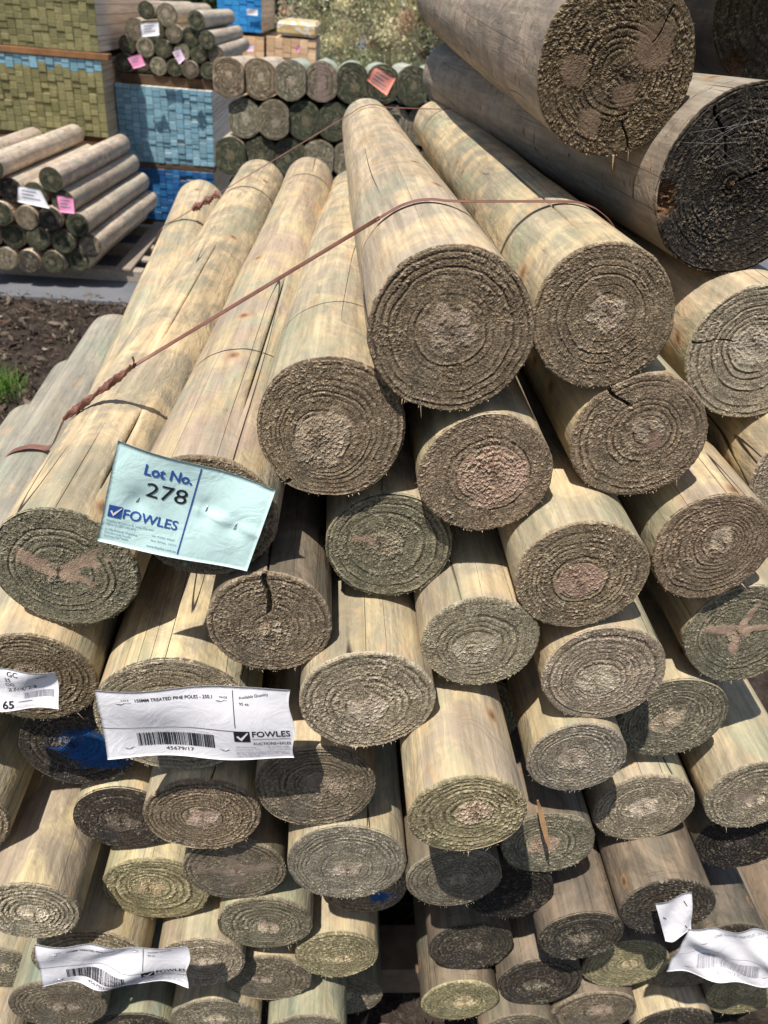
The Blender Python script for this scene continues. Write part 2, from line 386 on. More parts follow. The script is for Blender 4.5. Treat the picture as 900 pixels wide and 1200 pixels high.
# ------------------------------------------------------------------ ground, slab
def mat_ground():
    t = NT('bark_mulch_ground'); v = t.obj()
    n = t.noise(v, 9, 5, .7); n2 = t.noise(t.map(v, (1, 1, 1)), 60, 3, .7)
    c = t.mix(t.ramp(n, .35, .65), (.022, .016, .013), (.055, .042, .034))
    c = t.mix(t.ramp(n2, .5, .7, 0, .6), c, (.10, .078, .06))
    return t.done(c, .95, t.bump(n2, .8, .02), .15)
def mat_slab():
    t = NT('bitumen_yard'); v = t.obj()
    n = t.noise(v, 1.3, 4, .6); n2 = t.noise(v, 160, 2, .7)
    c = t.mix(t.ramp(n, .3, .7), (.11, .115, .13), (.17, .175, .19)); c = t.scale(c, t.ramp(n2, .3, .7, .75, 1.25))
    return t.done(c, .85, t.bump(n2, .5, .004), .3)
gv = []; xs = np.concatenate([[-600, -60, -12], np.linspace(-5, 5, 90), [12, 60, 600]]); yy = np.concatenate([[-300, -30, -4], np.linspace(-1, 8, 90), [20, 80, 900]])
GX, GY = np.meshgrid(xs, yy)
GZ = (vnoise(GX * 2.2, GY * 2.2, 3) - .5) * .05 + (vnoise(GX * 7, GY * 7, 4) - .5) * .025
GZ = GZ * sstep(5.2, 4.6, GY) * sstep(-3, -1, GY) * sstep(6, 4, np.abs(GX)) - .012
me = mesh_np('ground', np.stack([GX, GY, GZ], -1).reshape(-1, 3), grid_quads(len(xs), len(yy)), None, mat_ground()); link('ground', me, kind='structure')
link('yard_paving', bevel_box('yard_paving', -14, 14, 5.02, 60, -.03, .012, mat_slab(), .004), kind='structure')
# bark chips and litter
rg = np.random.RandomState(11); n = 16000
cx = rg.uniform(-3.4, -.2, n); cyy = rg.uniform(1.2, 5.12, n)
m2 = 1200; cx[:m2] = rg.uniform(-.5, .9, m2); cyy[:m2] = rg.uniform(.3, 1.1, m2)
cz = (vnoise(cx * 2.2, cyy * 2.2, 3) - .5) * .05 + (vnoise(cx * 7, cyy * 7, 4) - .5) * .025
ln = rg.gamma(2.0, .0065, n) + .005; wd = ln * rg.uniform(.12, .5, n); a = rg.rand(n) * 6.28; ti = rg.normal(0, .5, n); rl = rg.normal(0, .6, n)
d = np.stack([np.cos(a) * np.cos(ti), np.sin(a) * np.cos(ti), np.sin(ti)], -1); w = np.stack([-np.sin(a) * np.cos(rl), np.cos(a) * np.cos(rl), np.sin(rl)], -1)
c = np.stack([cx, cyy, cz + .004 + np.abs(np.sin(ti)) * ln * .5], -1); up3 = np.array([0, 0, 1.])
Dl, Wl = d * ln[:, None], w * wd[:, None]
top = c + up3 * (wd * .5)[:, None]
V = np.stack([c - Dl - Wl * .4, c - Wl, c + Dl * 1.1, c + Wl, top - Dl * .5, top + Dl * .6], 1).reshape(-1, 3)
i = np.arange(n)[:, None] * 6
tri = np.concatenate([i + np.array([[0, 1, 4]]), i + np.array([[1, 5, 4]]), i + np.array([[1, 2, 5]]), i + np.array([[2, 3, 5]]), i + np.array([[3, 4, 5]]), i + np.array([[3, 0, 4]])])
pal = np.array([(.045, .033, .026), (.07, .05, .038), (.10, .075, .055), (.15, .12, .09), (.22, .18, .14), (.13, .07, .045), (.32, .28, .23), (.06, .07, .03)])
ci = rg.choice(len(pal), n, p=[.26, .24, .18, .12, .07, .06, .03, .04])
t = NT('bark_chip'); t.m.name = 'bark_chip'; CHIP = t.done(t.attr('tone'), .9, t.bump(t.noise(t.obj(), 300, 2), .5, .002), .2)
me = mesh_np('bark_chips', V, None, tri, CHIP, False); point_color(me, 'tone', np.repeat(np.hstack([pal[ci] * rg.uniform(.7, 1.3, (n, 1)), np.ones((n, 1))]), 6, 0))
link('bark_chips', me, kind='stuff', label='dark shredded bark and leaf litter on the ground left of the pile', cat='bark mulch')
# grass tuft
GRASS = flat_mat('grass_blade', (.10, .20, .03), .6, .35, 60)
n = 520; rg = np.random.RandomState(4); bx = -1.66 + rg.normal(0, .06, n); by = 3.60 + rg.normal(0, .10, n); hh = rg.uniform(.04, .15, n); aa = rg.rand(n) * 6.28; le = rg.uniform(.01, .09, n)
V = []; T3 = []
for k in range(n):
    dx, dy = math.cos(aa[k]), math.sin(aa[k]); w_ = .0028
    for s in range(4):
        f_ = s / 3; px_, py_, pz = bx[k] + dx * le[k] * f_ ** 2, by[k] + dy * le[k] * f_ ** 2, hh[k] * (f_ - .15 * f_ * f_) - .01
        V += [(px_ - dy * w_ * (1 - f_), py_ + dx * w_ * (1 - f_), pz), (px_ + dy * w_ * (1 - f_), py_ - dx * w_ * (1 - f_), pz)]
    b = k * 8
    for s in range(3): T3.append((b + 2 * s, b + 2 * s + 1, b + 2 * s + 3, b + 2 * s + 2))
link('grass_tuft', mesh_np('grass_tuft', V, T3, None, GRASS), kind='stuff', label='bright green grass tuft on the dark mulch at the left edge', cat='grass')

# ------------------------------------------------------------------ sawn timber packs
def mat_board(name, a, b, c, rough=.75, long_grain=False):
    t = NT(name); v = t.obj(); rnd = t.n('ObjectInfo').outputs['Random']
    off = t.n('CombineXYZ'); t.set(off.inputs[0], t.math('MULTIPLY', rnd, 17.)); t.set(off.inputs[2], t.math('MULTIPLY', rnd, 31.)); v = t.add(v, off.outputs[0])
    n = t.noise(v, 22, 3, .7); g = t.noise(t.map(v, (90, 2, 90) if long_grain else (60, 60, 140)), 1, 3, .6)
    c_ = t.mix(t.ramp(rnd, .1, .9), a, b); c_ = t.mix(t.ramp(n, .48, .68, 0, .65), c_, c); c_ = t.scale(c_, t.ramp(g, .3, .7, .78, 1.16))
    c_ = t.scale(c_, t.ramp(t.math('FRACT', t.math('MULTIPLY', rnd, 57.3)), 0, 1, .86, 1.12))
    return t.done(c_, rough, t.bump(g, .4, .002), .25)
SIDE = mat_board('sawn_pine_side', (.55, .42, .27), (.62, .50, .36), (.46, .33, .2), long_grain=True)
SIDEP = mat_board('pale_sawn_side', (.80, .67, .53), (.84, .74, .62), (.70, .55, .43), long_grain=True)
OLIVE = mat_board('olive_board_end', (.20, .19, .085), (.29, .265, .125), (.15, .155, .075))
LBLUE = mat_board('pale_blue_board_end', (.19, .37, .47), (.27, .47, .57), (.16, .30, .39))
DBLUE = mat_board('deep_blue_board_end', (.015, .10, .30), (.025, .17, .42), (.02, .09, .17))
BBLUE = mat_board('bright_blue_board_end', (.03, .26, .62), (.05, .34, .72), (.03, .20, .52))
TAN = mat_board('orange_tan_board_end', (.72, .46, .26), (.80, .55, .34), (.62, .38, .20))
DARKW = flat_mat('dark_bearer_wood', (.10, .065, .04), .85, .3, 12)
ORW = flat_mat('orange_bearer_wood', (.27, .135, .06), .8, .35, 8)
_bm = {}
def board_mesh(w, h, L, front, side):
    k = (round(w, 3), round(h, 3), L, front.name, side.name)
    if k not in _bm: _bm[k] = bevel_box('board', -w / 2 + .0012, w / 2 - .0012, 0, L, -h / 2 + .0012, h / 2 - .0012, side, .0025, front)
    return _bm[k]
def pack(label, x0, x1, y, z0, z1, L, fronts, side, cw=.058, seed=0, jit=.005, group='packs of sawn timber in the yard', hs=(.032, .042, .042, .065)):
    rg = random.Random(seed); root = link('timber_pack', None, loc=(x0, y, z0), label=label, cat='timber pack', group=group)
    nc = max(2, round((x1 - x0) / cw)); w = (x1 - x0) / nc
    for c in range(nc):
        z = 0; Hh = z1 - z0
        while z < Hh - .012:
            h = rg.choice(hs)
            if z + h > Hh - .02: h = Hh - z
            fr = fronts(z / Hh, rg) if callable(fronts) else fronts
            link('board', board_mesh(w, h, L, fr, side), root, ((c + .5) * w + rg.uniform(-.001, .001), rg.uniform(-jit, jit) + (rg.random() < .06) * .012, z + h / 2))
            z += h
    return root
def bearer(label, x0, x1, y0, y1, z0, z1, mat, group=None):
    me = bevel_box('timber_bearer', x0, x1, y0, y1, z0, z1, mat, .004)
    return link('timber_bearer', me, label=label, cat='timber bearer', group=group)
def mixfront(z, rg): return LBLUE if z > .80 else OLIVE
pack('tall olive green timber pack in the top left corner of the picture', -2.86, -1.765, 6.7, 1.303, 1.86, 2.4, OLIVE, SIDEP, seed=1)
pack('olive timber pack whose top rows are pale blue, under the top left pack', -2.86, -1.762, 6.7, .73, 1.254, 2.4, mixfront, SIDE, seed=2)
pack('tan timber pack at the bottom of the left stack, behind the round poles', -2.86, -1.765, 6.75, .10, .692, 2.4, TAN, SIDE, seed=3)
pack('pale blue timber pack under the small round poles', -1.755, -1.0, 7.0, .524, 1.085, 2.4, LBLUE, SIDEP, seed=4)
pack('deep blue timber pack at the bottom, below the pale blue pack', -1.75, -1.01, 7.0, .07, .478, 2.4, DBLUE, SIDE, seed=5)
pack('bright blue timber pack highest of the far packs', -1.60, -1.03, 12, 1.335, 1.95, 2.4, BBLUE, SIDEP, .09, seed=6, hs=(.06, .08))
pack('orange tan timber pack under the bright blue one', -1.56, -1.0, 12, 1.05, 1.29, 2.4, TAN, SIDE, .11, seed=7, jit=.003, hs=(.06, .08))
pack('orange tan timber pack under the yellow wrapped bundle', -.97, -.31, 12, 1.02, 1.31, 2.4, TAN, SIDE, .11, seed=8, jit=.003, hs=(.06, .08))
gb = 'bearers between timber packs'
bearer('orange bearer between the two olive packs', -2.86, -1.70, 6.69, 6.79, 1.2565, 1.3005, ORW, gb)
bearer('dark bearer under the lower olive pack', -2.86, -1.75, 6.73, 6.83, .6945, .7275, DARKW, gb)
bearer('dark bearer on the yard paving below the tan pack', -2.86, -1.76, 6.8, 6.9, .0125, .0975, DARKW, gb)
bearer('dark brown bearer between the pale blue and the deep blue pack', -1.75, -1.0, 7.005, 7.1, .4805, .5215, DARKW, gb)
bearer('dark bearer under the deep blue pack on the paving', -1.75, -1.0, 7.04, 7.14, .0125, .0675, DARKW, gb)
bearer('thick dark bearer under the small round poles on the pale blue pack', -1.72, -1.0, 7.06, 7.18, 1.0875, 1.158, DARKW, gb)
# lower packs that carry the far ones
for a_, b_ in ((-1.6, -1.0), (-.98, -.3)):
    pack('timber pack low in the far stack behind the big round poles, ' + ('left' if a_ < -1.2 else 'right') + ' of two', a_, b_, 12.02, .06, 1.0, 2.4, TAN, SIDE, .15, seed=9, hs=(.12, .16))
# yellow wrapped bundle
t = NT('yellow_wrap'); v = t.obj(); wv = t.noise(t.map(v, (9, 3, 14)), 1, 3, .5, 1.)
WRAP = t.done(t.mix(t.ramp(wv, .47, .56), (.66, .46, .20), (.74, .70, .62)), .35, t.bump(wv, .6, .02), .5)
me = bevel_box('wrapped_timber_bundle', -.83, -.30, 11.98, 14.2, 1.335, 1.50, WRAP, .035); link('wrapped_timber_bundle', me, label='yellow and white plastic wrapped bundle on top of the tan far pack', cat='wrapped bundle')

# ------------------------------------------------------------------ poles of the front pile (metres, world): near end, far end, radius
FG = [
    ([0.276, 0.8725, 1.7159], [0.2949, 2.671, 1.787], 0.0793, 79, 'burnt', 'weather', {'spl': [(-1.15, 0.012), (-1.35, 0.016)], 'cr': [(-1.2, 0.55, 1, 0.014), (0.9, 0.5, 0.9, 0.01)], 'knots': [(0.38, 0.3, 0.28), (-0.55, -0.05, 0.2), (0.16, -0.28, 0.17), (-0.22, -0.62, 0.17)], 'N': 15, 'amp': 1.7}, 'thick weathered brown log with smooth knots in its end, highest log in the picture'),
    ([0.4216, 0.8305, 1.6267], [0.3393, 2.6284, 1.5964], 0.0916, 88, 'char', 'weather', {'N': 17, 'amp': 2.0, 'torn': 1, 'cr': [(0.5, 0.1, 0.9, 0.02), (2.2, 0.3, 0.95, 0.016)]}, 'thick log with black sooty end and torn orange fibres at its left rim'),
    ([0.5882, 1.192, 1.7903], None, 0.095, 71, 'burnt', 'dark', {'N': 13, 'torn': 2}, 'dark log end cut off by the upper right corner of the picture'),  # dark bark puts the shade of this corner into the shaft colour
    ([0.1093, 0.6552, 1.5131], [0.0875, 2.4543, 1.4607], 0.0756, 84, 'brown', 'fresh', {'spl': [(-1.85, 0.014)], 'N': 13, 'pith': (-0.02, 0.02)}, 'topmost long pale pole with a big round brown end, strap running across it'),
    ([0.2509, 0.6761, 1.5279], [0.2887, 2.4749, 1.473], 0.0669, 72, 'brown', 'fresh', {'barkcr': [(1.9, 0.05, 0.5)], 'N': 14, 'heartw': 0.25}, 'long pale pole under the black log, its end showing whitish crumbly heart'),
    ([0.4683, 0.779, 1.4649], None, 0.0772, 70, 'tan', 'fresh', {'N': 12, 'cr': [(3.0, 0.35, 1, 0.012)], 'heartw': 0.3}, 'pole end half out of the right side directly beneath the black sooty log'),
    ([0.0058, 0.6635, 1.4061], [0.059, 2.4576, 1.2705], 0.0724, 75, 'brown', 'fresh', {'N': 14, 'heartw': 0.36, 'cr': [(-2.2, 0.9, 1, 0.03)]}, 'long pole right of the blue lot tag, brown end with a crumbly pinkish heart'),
    ([-0.1126, 0.6209, 1.3269], [-0.0713, 2.4204, 1.3088], 0.0702, 72, 'brown', 'orange', {'barkcr': [(1.2, 0.1, 0.6)], 'N': 14}, 'pole carrying the pale blue lot tag stapled over its end'),
    ([-0.2693, 0.6622, 1.2249], [-0.2162, 2.4607, 1.2771], 0.078, 73, 'green', 'fresh', {'barkcr': [(1.45, 0.42, 0.95), (1.15, 0.06, 0.22)], 'N': 12, 'whorl': [(0.55, 0.22, 0.62), (2.7, 0.26, 0.62), (-0.4, 0.2, 0.4)]}, 'long pole left of lot tag, greenish end marked by a pink knot cross'),
    ([-0.0482, 0.6043, 1.2079], None, 0.0654, 63, 'brown', 'weather2', {'N': 11, 'amp': 1.5, 'cr': [(1.62, 0.3, 1, 0.05)], 'barkcr': [(1.6, 0, 0.4)]}, 'reddish brown pole end split at its top, below the lot tag corner'),
    ([0.0747, 0.6689, 1.2658], None, 0.0685, 63, 'green', 'fresh', {'N': 12, 'whorl': [(2.9, 0.15, 0.5)]}, 'grey green pole end tucked between two big brown ends, crack lines on its left'),
    ([0.1619, 0.6532, 1.3694], None, 0.0671, 67, 'brown', 'fresh', {'N': 11, 'heartw': 0.5, 'amp': 1.6, 'pink': 1}, 'pole end with rough pink heart right under the topmost long pole'),
    ([0.316, 0.6734, 1.4082], None, 0.0696, 69, 'brown', 'fresh', {'N': 13, 'cr': [(2.25, 0.55, 1, 0.03)], 'whorl': [(-0.9, 0.3, 0.28)]}, 'brown pole end with dark split at upper left, under the whitish hearted pole'),
    ([0.5567, 0.7255, 1.3431], None, 0.0726, 63, 'tan', 'fresh', {'N': 12}, 'pole only just showing at the right picture edge above the pink starred pole end'),
    ([0.2697, 0.6118, 1.2782], None, 0.0688, 66, 'brown', 'fresh', {'N': 13, 'heartw': 0.34, 'pink': 1}, 'pole end with bright sunlit top rim and pinkish oval heart, right of the picture middle'),
    ([0.4274, 0.659, 1.2865], None, 0.0688, 63, 'brown', 'fresh', {'N': 15}, 'pole end with even fine dark rings and pale rim, above the pink starred pole end'),
    ([0.1782, 0.6116, 1.1827], None, 0.0644, 59, 'tan', 'fresh', {'N': 10, 'heartw': 0.35}, 'sunlit pole with cream top and rough tan rings, under the pink hearted end'),
    ([0.3244, 0.6074, 1.1439], None, 0.0705, 62, 'tan', 'fresh', {'N': 12}, 'pole end half in shadow across its rings, just left of the flat grey green end'),
    ([0.5131, 0.6678, 1.1556], None, 0.0748, 62, 'green', 'fresh', {'N': 12, 'whorl': [(0.3, 0.2, 0.55), (1.4, 0.16, 0.6), (3.0, 0.22, 0.6), (-1.5, 0.14, 0.4)]}, 'pole end with a smooth pink star of knots at the right edge'),
    ([0.0581, 0.5829, 1.1189], None, 0.0737, 67, 'tan', 'fresh', {'N': 10, 'amp': 1.5}, 'large sunlit grey tan pole end right of the white label with the barcode'),
    ([-0.3232, 0.6478, 1.0742], [-0.3917, 2.4409, 1.2159], 0.0745, 64, 'brown', 'fresh', {'N': 13}, 'brown pole end at the left edge with the handwritten white label on it'),
    ([-0.1576, 0.624, 1.0413], None, 0.0943, 81, 'tan', 'fresh', {'N': 12}, 'wide pole whose end is mostly hidden behind the big white barcode label'),
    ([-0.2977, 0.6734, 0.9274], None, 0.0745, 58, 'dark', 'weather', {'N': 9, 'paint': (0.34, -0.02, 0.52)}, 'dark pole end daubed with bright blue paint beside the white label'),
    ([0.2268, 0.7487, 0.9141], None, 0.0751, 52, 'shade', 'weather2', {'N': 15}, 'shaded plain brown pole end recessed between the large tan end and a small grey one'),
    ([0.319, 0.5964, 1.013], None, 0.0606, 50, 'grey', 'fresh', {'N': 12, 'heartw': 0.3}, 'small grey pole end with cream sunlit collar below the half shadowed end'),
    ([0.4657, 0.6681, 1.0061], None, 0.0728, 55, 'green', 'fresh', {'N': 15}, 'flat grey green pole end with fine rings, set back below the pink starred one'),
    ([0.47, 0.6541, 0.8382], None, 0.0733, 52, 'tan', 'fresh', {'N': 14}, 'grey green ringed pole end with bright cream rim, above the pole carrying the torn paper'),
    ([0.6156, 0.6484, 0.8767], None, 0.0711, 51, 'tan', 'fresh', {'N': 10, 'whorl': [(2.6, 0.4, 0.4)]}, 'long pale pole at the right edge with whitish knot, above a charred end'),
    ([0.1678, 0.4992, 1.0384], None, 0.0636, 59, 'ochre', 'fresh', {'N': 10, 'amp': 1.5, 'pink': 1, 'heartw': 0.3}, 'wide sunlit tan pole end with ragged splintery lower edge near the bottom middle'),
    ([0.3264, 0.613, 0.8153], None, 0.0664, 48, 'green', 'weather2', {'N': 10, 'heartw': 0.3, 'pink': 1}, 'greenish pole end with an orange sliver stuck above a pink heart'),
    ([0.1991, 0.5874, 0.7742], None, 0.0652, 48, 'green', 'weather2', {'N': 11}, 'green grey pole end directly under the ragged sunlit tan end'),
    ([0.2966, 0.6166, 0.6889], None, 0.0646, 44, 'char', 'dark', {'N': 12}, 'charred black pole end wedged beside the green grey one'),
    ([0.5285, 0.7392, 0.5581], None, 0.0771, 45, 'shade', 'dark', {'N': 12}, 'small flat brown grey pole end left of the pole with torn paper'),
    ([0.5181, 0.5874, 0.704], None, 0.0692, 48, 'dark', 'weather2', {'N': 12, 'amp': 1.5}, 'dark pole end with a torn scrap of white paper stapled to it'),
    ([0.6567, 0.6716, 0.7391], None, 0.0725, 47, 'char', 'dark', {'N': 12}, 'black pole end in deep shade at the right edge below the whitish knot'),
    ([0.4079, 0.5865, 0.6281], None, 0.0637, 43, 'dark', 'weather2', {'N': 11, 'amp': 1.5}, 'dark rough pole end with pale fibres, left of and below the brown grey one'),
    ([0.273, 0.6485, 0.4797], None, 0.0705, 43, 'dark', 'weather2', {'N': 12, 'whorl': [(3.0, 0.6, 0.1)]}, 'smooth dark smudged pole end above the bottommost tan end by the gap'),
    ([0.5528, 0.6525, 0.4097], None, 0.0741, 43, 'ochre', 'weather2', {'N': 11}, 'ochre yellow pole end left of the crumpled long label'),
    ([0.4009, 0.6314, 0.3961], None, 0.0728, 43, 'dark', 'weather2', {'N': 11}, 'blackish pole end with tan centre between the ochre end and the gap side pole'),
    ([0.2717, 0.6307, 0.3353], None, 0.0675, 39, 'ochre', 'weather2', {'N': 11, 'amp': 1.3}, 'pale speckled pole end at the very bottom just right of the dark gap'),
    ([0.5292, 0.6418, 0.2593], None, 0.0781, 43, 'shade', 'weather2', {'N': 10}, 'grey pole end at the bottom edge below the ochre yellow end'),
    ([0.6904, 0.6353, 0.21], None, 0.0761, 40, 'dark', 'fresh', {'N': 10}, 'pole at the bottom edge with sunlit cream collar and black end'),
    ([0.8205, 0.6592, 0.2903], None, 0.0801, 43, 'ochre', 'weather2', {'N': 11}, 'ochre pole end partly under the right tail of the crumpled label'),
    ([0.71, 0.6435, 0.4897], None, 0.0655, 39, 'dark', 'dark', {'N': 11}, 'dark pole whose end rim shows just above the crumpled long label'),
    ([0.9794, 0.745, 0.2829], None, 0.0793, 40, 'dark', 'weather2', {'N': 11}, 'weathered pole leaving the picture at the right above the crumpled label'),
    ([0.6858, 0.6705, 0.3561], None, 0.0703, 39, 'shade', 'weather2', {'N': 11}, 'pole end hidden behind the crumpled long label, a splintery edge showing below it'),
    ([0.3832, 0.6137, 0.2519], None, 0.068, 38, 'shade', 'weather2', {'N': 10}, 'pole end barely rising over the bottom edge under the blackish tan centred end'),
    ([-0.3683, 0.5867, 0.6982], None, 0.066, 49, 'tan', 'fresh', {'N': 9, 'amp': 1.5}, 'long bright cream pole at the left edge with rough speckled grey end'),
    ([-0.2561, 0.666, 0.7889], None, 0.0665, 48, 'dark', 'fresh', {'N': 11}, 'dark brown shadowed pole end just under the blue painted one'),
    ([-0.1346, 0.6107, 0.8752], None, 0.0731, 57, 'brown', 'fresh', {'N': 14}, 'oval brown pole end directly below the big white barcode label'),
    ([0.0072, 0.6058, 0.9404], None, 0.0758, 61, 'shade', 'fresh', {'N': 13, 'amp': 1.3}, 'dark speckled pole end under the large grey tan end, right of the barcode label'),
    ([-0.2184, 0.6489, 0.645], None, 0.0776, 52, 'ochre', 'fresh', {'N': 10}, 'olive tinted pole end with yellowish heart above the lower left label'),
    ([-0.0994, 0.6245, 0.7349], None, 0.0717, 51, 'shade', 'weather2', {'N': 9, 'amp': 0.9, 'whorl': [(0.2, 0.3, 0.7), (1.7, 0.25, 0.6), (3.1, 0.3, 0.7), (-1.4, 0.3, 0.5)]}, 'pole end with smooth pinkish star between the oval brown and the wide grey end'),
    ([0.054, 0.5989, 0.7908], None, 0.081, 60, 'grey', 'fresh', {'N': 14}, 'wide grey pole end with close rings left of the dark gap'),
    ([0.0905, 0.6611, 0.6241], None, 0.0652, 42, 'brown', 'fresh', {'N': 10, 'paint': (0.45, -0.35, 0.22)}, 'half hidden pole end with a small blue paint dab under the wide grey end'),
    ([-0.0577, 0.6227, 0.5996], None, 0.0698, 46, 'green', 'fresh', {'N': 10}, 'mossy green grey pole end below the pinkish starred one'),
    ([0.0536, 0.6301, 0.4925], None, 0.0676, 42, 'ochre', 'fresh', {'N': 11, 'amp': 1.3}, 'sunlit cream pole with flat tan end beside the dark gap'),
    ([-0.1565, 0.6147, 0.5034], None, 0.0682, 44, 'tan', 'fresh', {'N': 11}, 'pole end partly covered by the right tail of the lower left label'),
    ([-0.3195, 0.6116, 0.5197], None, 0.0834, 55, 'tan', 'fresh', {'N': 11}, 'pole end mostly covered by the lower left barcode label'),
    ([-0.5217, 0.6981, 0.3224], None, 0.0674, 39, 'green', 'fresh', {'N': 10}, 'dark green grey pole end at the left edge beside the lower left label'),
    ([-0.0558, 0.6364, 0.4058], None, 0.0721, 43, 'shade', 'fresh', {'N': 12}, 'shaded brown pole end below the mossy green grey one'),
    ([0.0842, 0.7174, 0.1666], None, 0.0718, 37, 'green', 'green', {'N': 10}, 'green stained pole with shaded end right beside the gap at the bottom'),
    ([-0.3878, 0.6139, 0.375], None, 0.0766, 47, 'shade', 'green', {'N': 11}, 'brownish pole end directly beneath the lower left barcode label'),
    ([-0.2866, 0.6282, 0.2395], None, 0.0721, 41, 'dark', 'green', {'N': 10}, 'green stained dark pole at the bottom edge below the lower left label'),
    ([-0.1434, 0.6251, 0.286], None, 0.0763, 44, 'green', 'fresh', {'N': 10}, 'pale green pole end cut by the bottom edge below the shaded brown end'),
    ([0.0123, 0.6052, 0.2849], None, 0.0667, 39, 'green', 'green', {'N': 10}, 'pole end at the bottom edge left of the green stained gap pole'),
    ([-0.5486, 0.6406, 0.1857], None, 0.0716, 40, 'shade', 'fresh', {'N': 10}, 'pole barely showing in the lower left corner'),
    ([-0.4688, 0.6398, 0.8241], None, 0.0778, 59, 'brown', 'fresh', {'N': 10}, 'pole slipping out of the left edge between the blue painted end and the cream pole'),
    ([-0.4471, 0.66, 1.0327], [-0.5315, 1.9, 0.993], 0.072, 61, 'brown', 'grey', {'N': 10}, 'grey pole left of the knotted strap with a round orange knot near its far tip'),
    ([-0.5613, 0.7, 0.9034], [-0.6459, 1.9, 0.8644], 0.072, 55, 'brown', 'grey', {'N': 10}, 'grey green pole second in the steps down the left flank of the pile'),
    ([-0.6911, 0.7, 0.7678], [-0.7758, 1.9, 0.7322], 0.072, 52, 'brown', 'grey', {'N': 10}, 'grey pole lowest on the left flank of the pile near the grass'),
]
rj = random.Random(5)
for i, (P, Q, r, rp, e, b, ft, lab) in enumerate(FG):
    if Q is None: Q = (P[0] + rj.uniform(-.008, .008), P[1] + 1.8, P[2] + rj.uniform(-.006, .006))
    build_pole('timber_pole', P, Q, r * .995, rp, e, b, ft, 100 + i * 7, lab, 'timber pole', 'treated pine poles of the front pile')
build_pole('timber_pole', (.45, 1.02, 1.945), (.44, 2.82, 1.945), .112, 50, 'burnt', 'weather', dict(N=12), 77, 'unseen thick log added to shade the gap between the top right logs, above the upper picture edge', 'timber pole', 'treated pine poles of the front pile')  # added out of view to throw the gap beside the corner log into shade
BW = flat_mat('old_bearer_wood', (.17, .12, .08), .85, .35, 18)
bearer('old brown bearer on the ground below the dark gap in the front pile', -.95, 1.15, .80, .90, -.005, .088, BW)

# ------------------------------------------------------------------ other pole stacks
ordw = ['first', 'second', 'third', 'fourth', 'fifth', 'sixth', 'seventh', 'eighth', 'ninth', 'tenth']
# left bundle on a pallet
LB = [[(-2.265, .183), (-2.12, .183), (-1.97, .183), (-1.814, .188), (-1.661, .199)], [(-2.20, .325), (-2.049, .325), (-1.889, .33), (-1.732, .322), (-1.568, .303)],
      [(-2.24, .474), (-2.09, .474), (-1.935, .458), (-1.782, .466), (-1.624, .437)], [(-2.165, .61), (-2.012, .612), (-1.863, .60), (-1.693, .567)], [(-2.40, .70), (-2.09, .745), (-1.746, .70)]]
rowname = ['bottom', 'second lowest', 'middle', 'second highest', 'top']
for rI, row in enumerate(LB):
    for k, (x, z) in enumerate(row):
        e = ['dgreen', 'dark', 'dgreen', 'shade', 'dgreen'][(k * 3 + rI) % 5]
        n = len(row) - 1 - k
        lab = 'pole %s in the %s row of the left small bundle' % ('rightmost' if n == 0 else ordw[n] + ' from the right', rowname[rI])
        build_pole('timber_pole', (x, 5.2 + rj.uniform(-.03, .03), z), (x + .09, 6.65, z + .005), .0735, 12, e, 'pale', dict(N=6), 900 + rI * 31 + k * 3, lab, 'timber pole', 'round poles bundled at the left behind the mulch')
# round poles on the pale blue pack
RB = [(-1.474, 1.589, .062), (-1.322, 1.569, .080), (-1.099, 1.554, .066), (-1.568, 1.457, .078), (-1.422, 1.452, .068), (-1.642, 1.352, .064), (-1.502, 1.345, .068), (-1.368, 1.345, .066), (-1.272, 1.452, .064), (-1.156, 1.439, .068),
      (-1.022, 1.432, .064), (-1.221, 1.333, .06), (-1.098, 1.331, .064), (-.96, 1.337, .062), (-1.667, 1.230, .066), (-1.541, 1.236, .062), (-1.413, 1.224, .064), (-1.287, 1.222, .062), (-1.162, 1.222, .062), (-1.022, 1.222, .062)]
rl = ['at top left, slightly small', 'thick and at the top middle', 'at top right with pale chips on its end', 'left of the white tag', 'behind the white tag', 'leftmost in the second lowest row', 'above the bigger pink tag', 'second lowest row, above the bottom middle',
      'right of the white tag', 'middle right, touching the paler small one', 'rightmost of the third row', 'behind the small pinkish tag', 'right of the small pinkish tag', 'rightmost of the second lowest row',
      'leftmost of the bottom row', 'behind the bigger pink tag', 'third from left in the bottom row', 'fourth from left in the bottom row', 'fifth from left in the bottom row', 'rightmost of the bottom row']
for k, (x, z, r) in enumerate(RB):
    build_pole('timber_pole', (x, 7.03 + rj.uniform(-.03, .03), z), (x + .02, 8.9, z), r, 11, ['dgreen', 'green', 'dgreen', 'shade', 'dgreen'][k % 5], 'pale', dict(N=6), 1300 + k * 5,
               'small round pole ' + rl[k] + ', on the blue pack', 'timber pole', 'round poles on the pale blue pack')
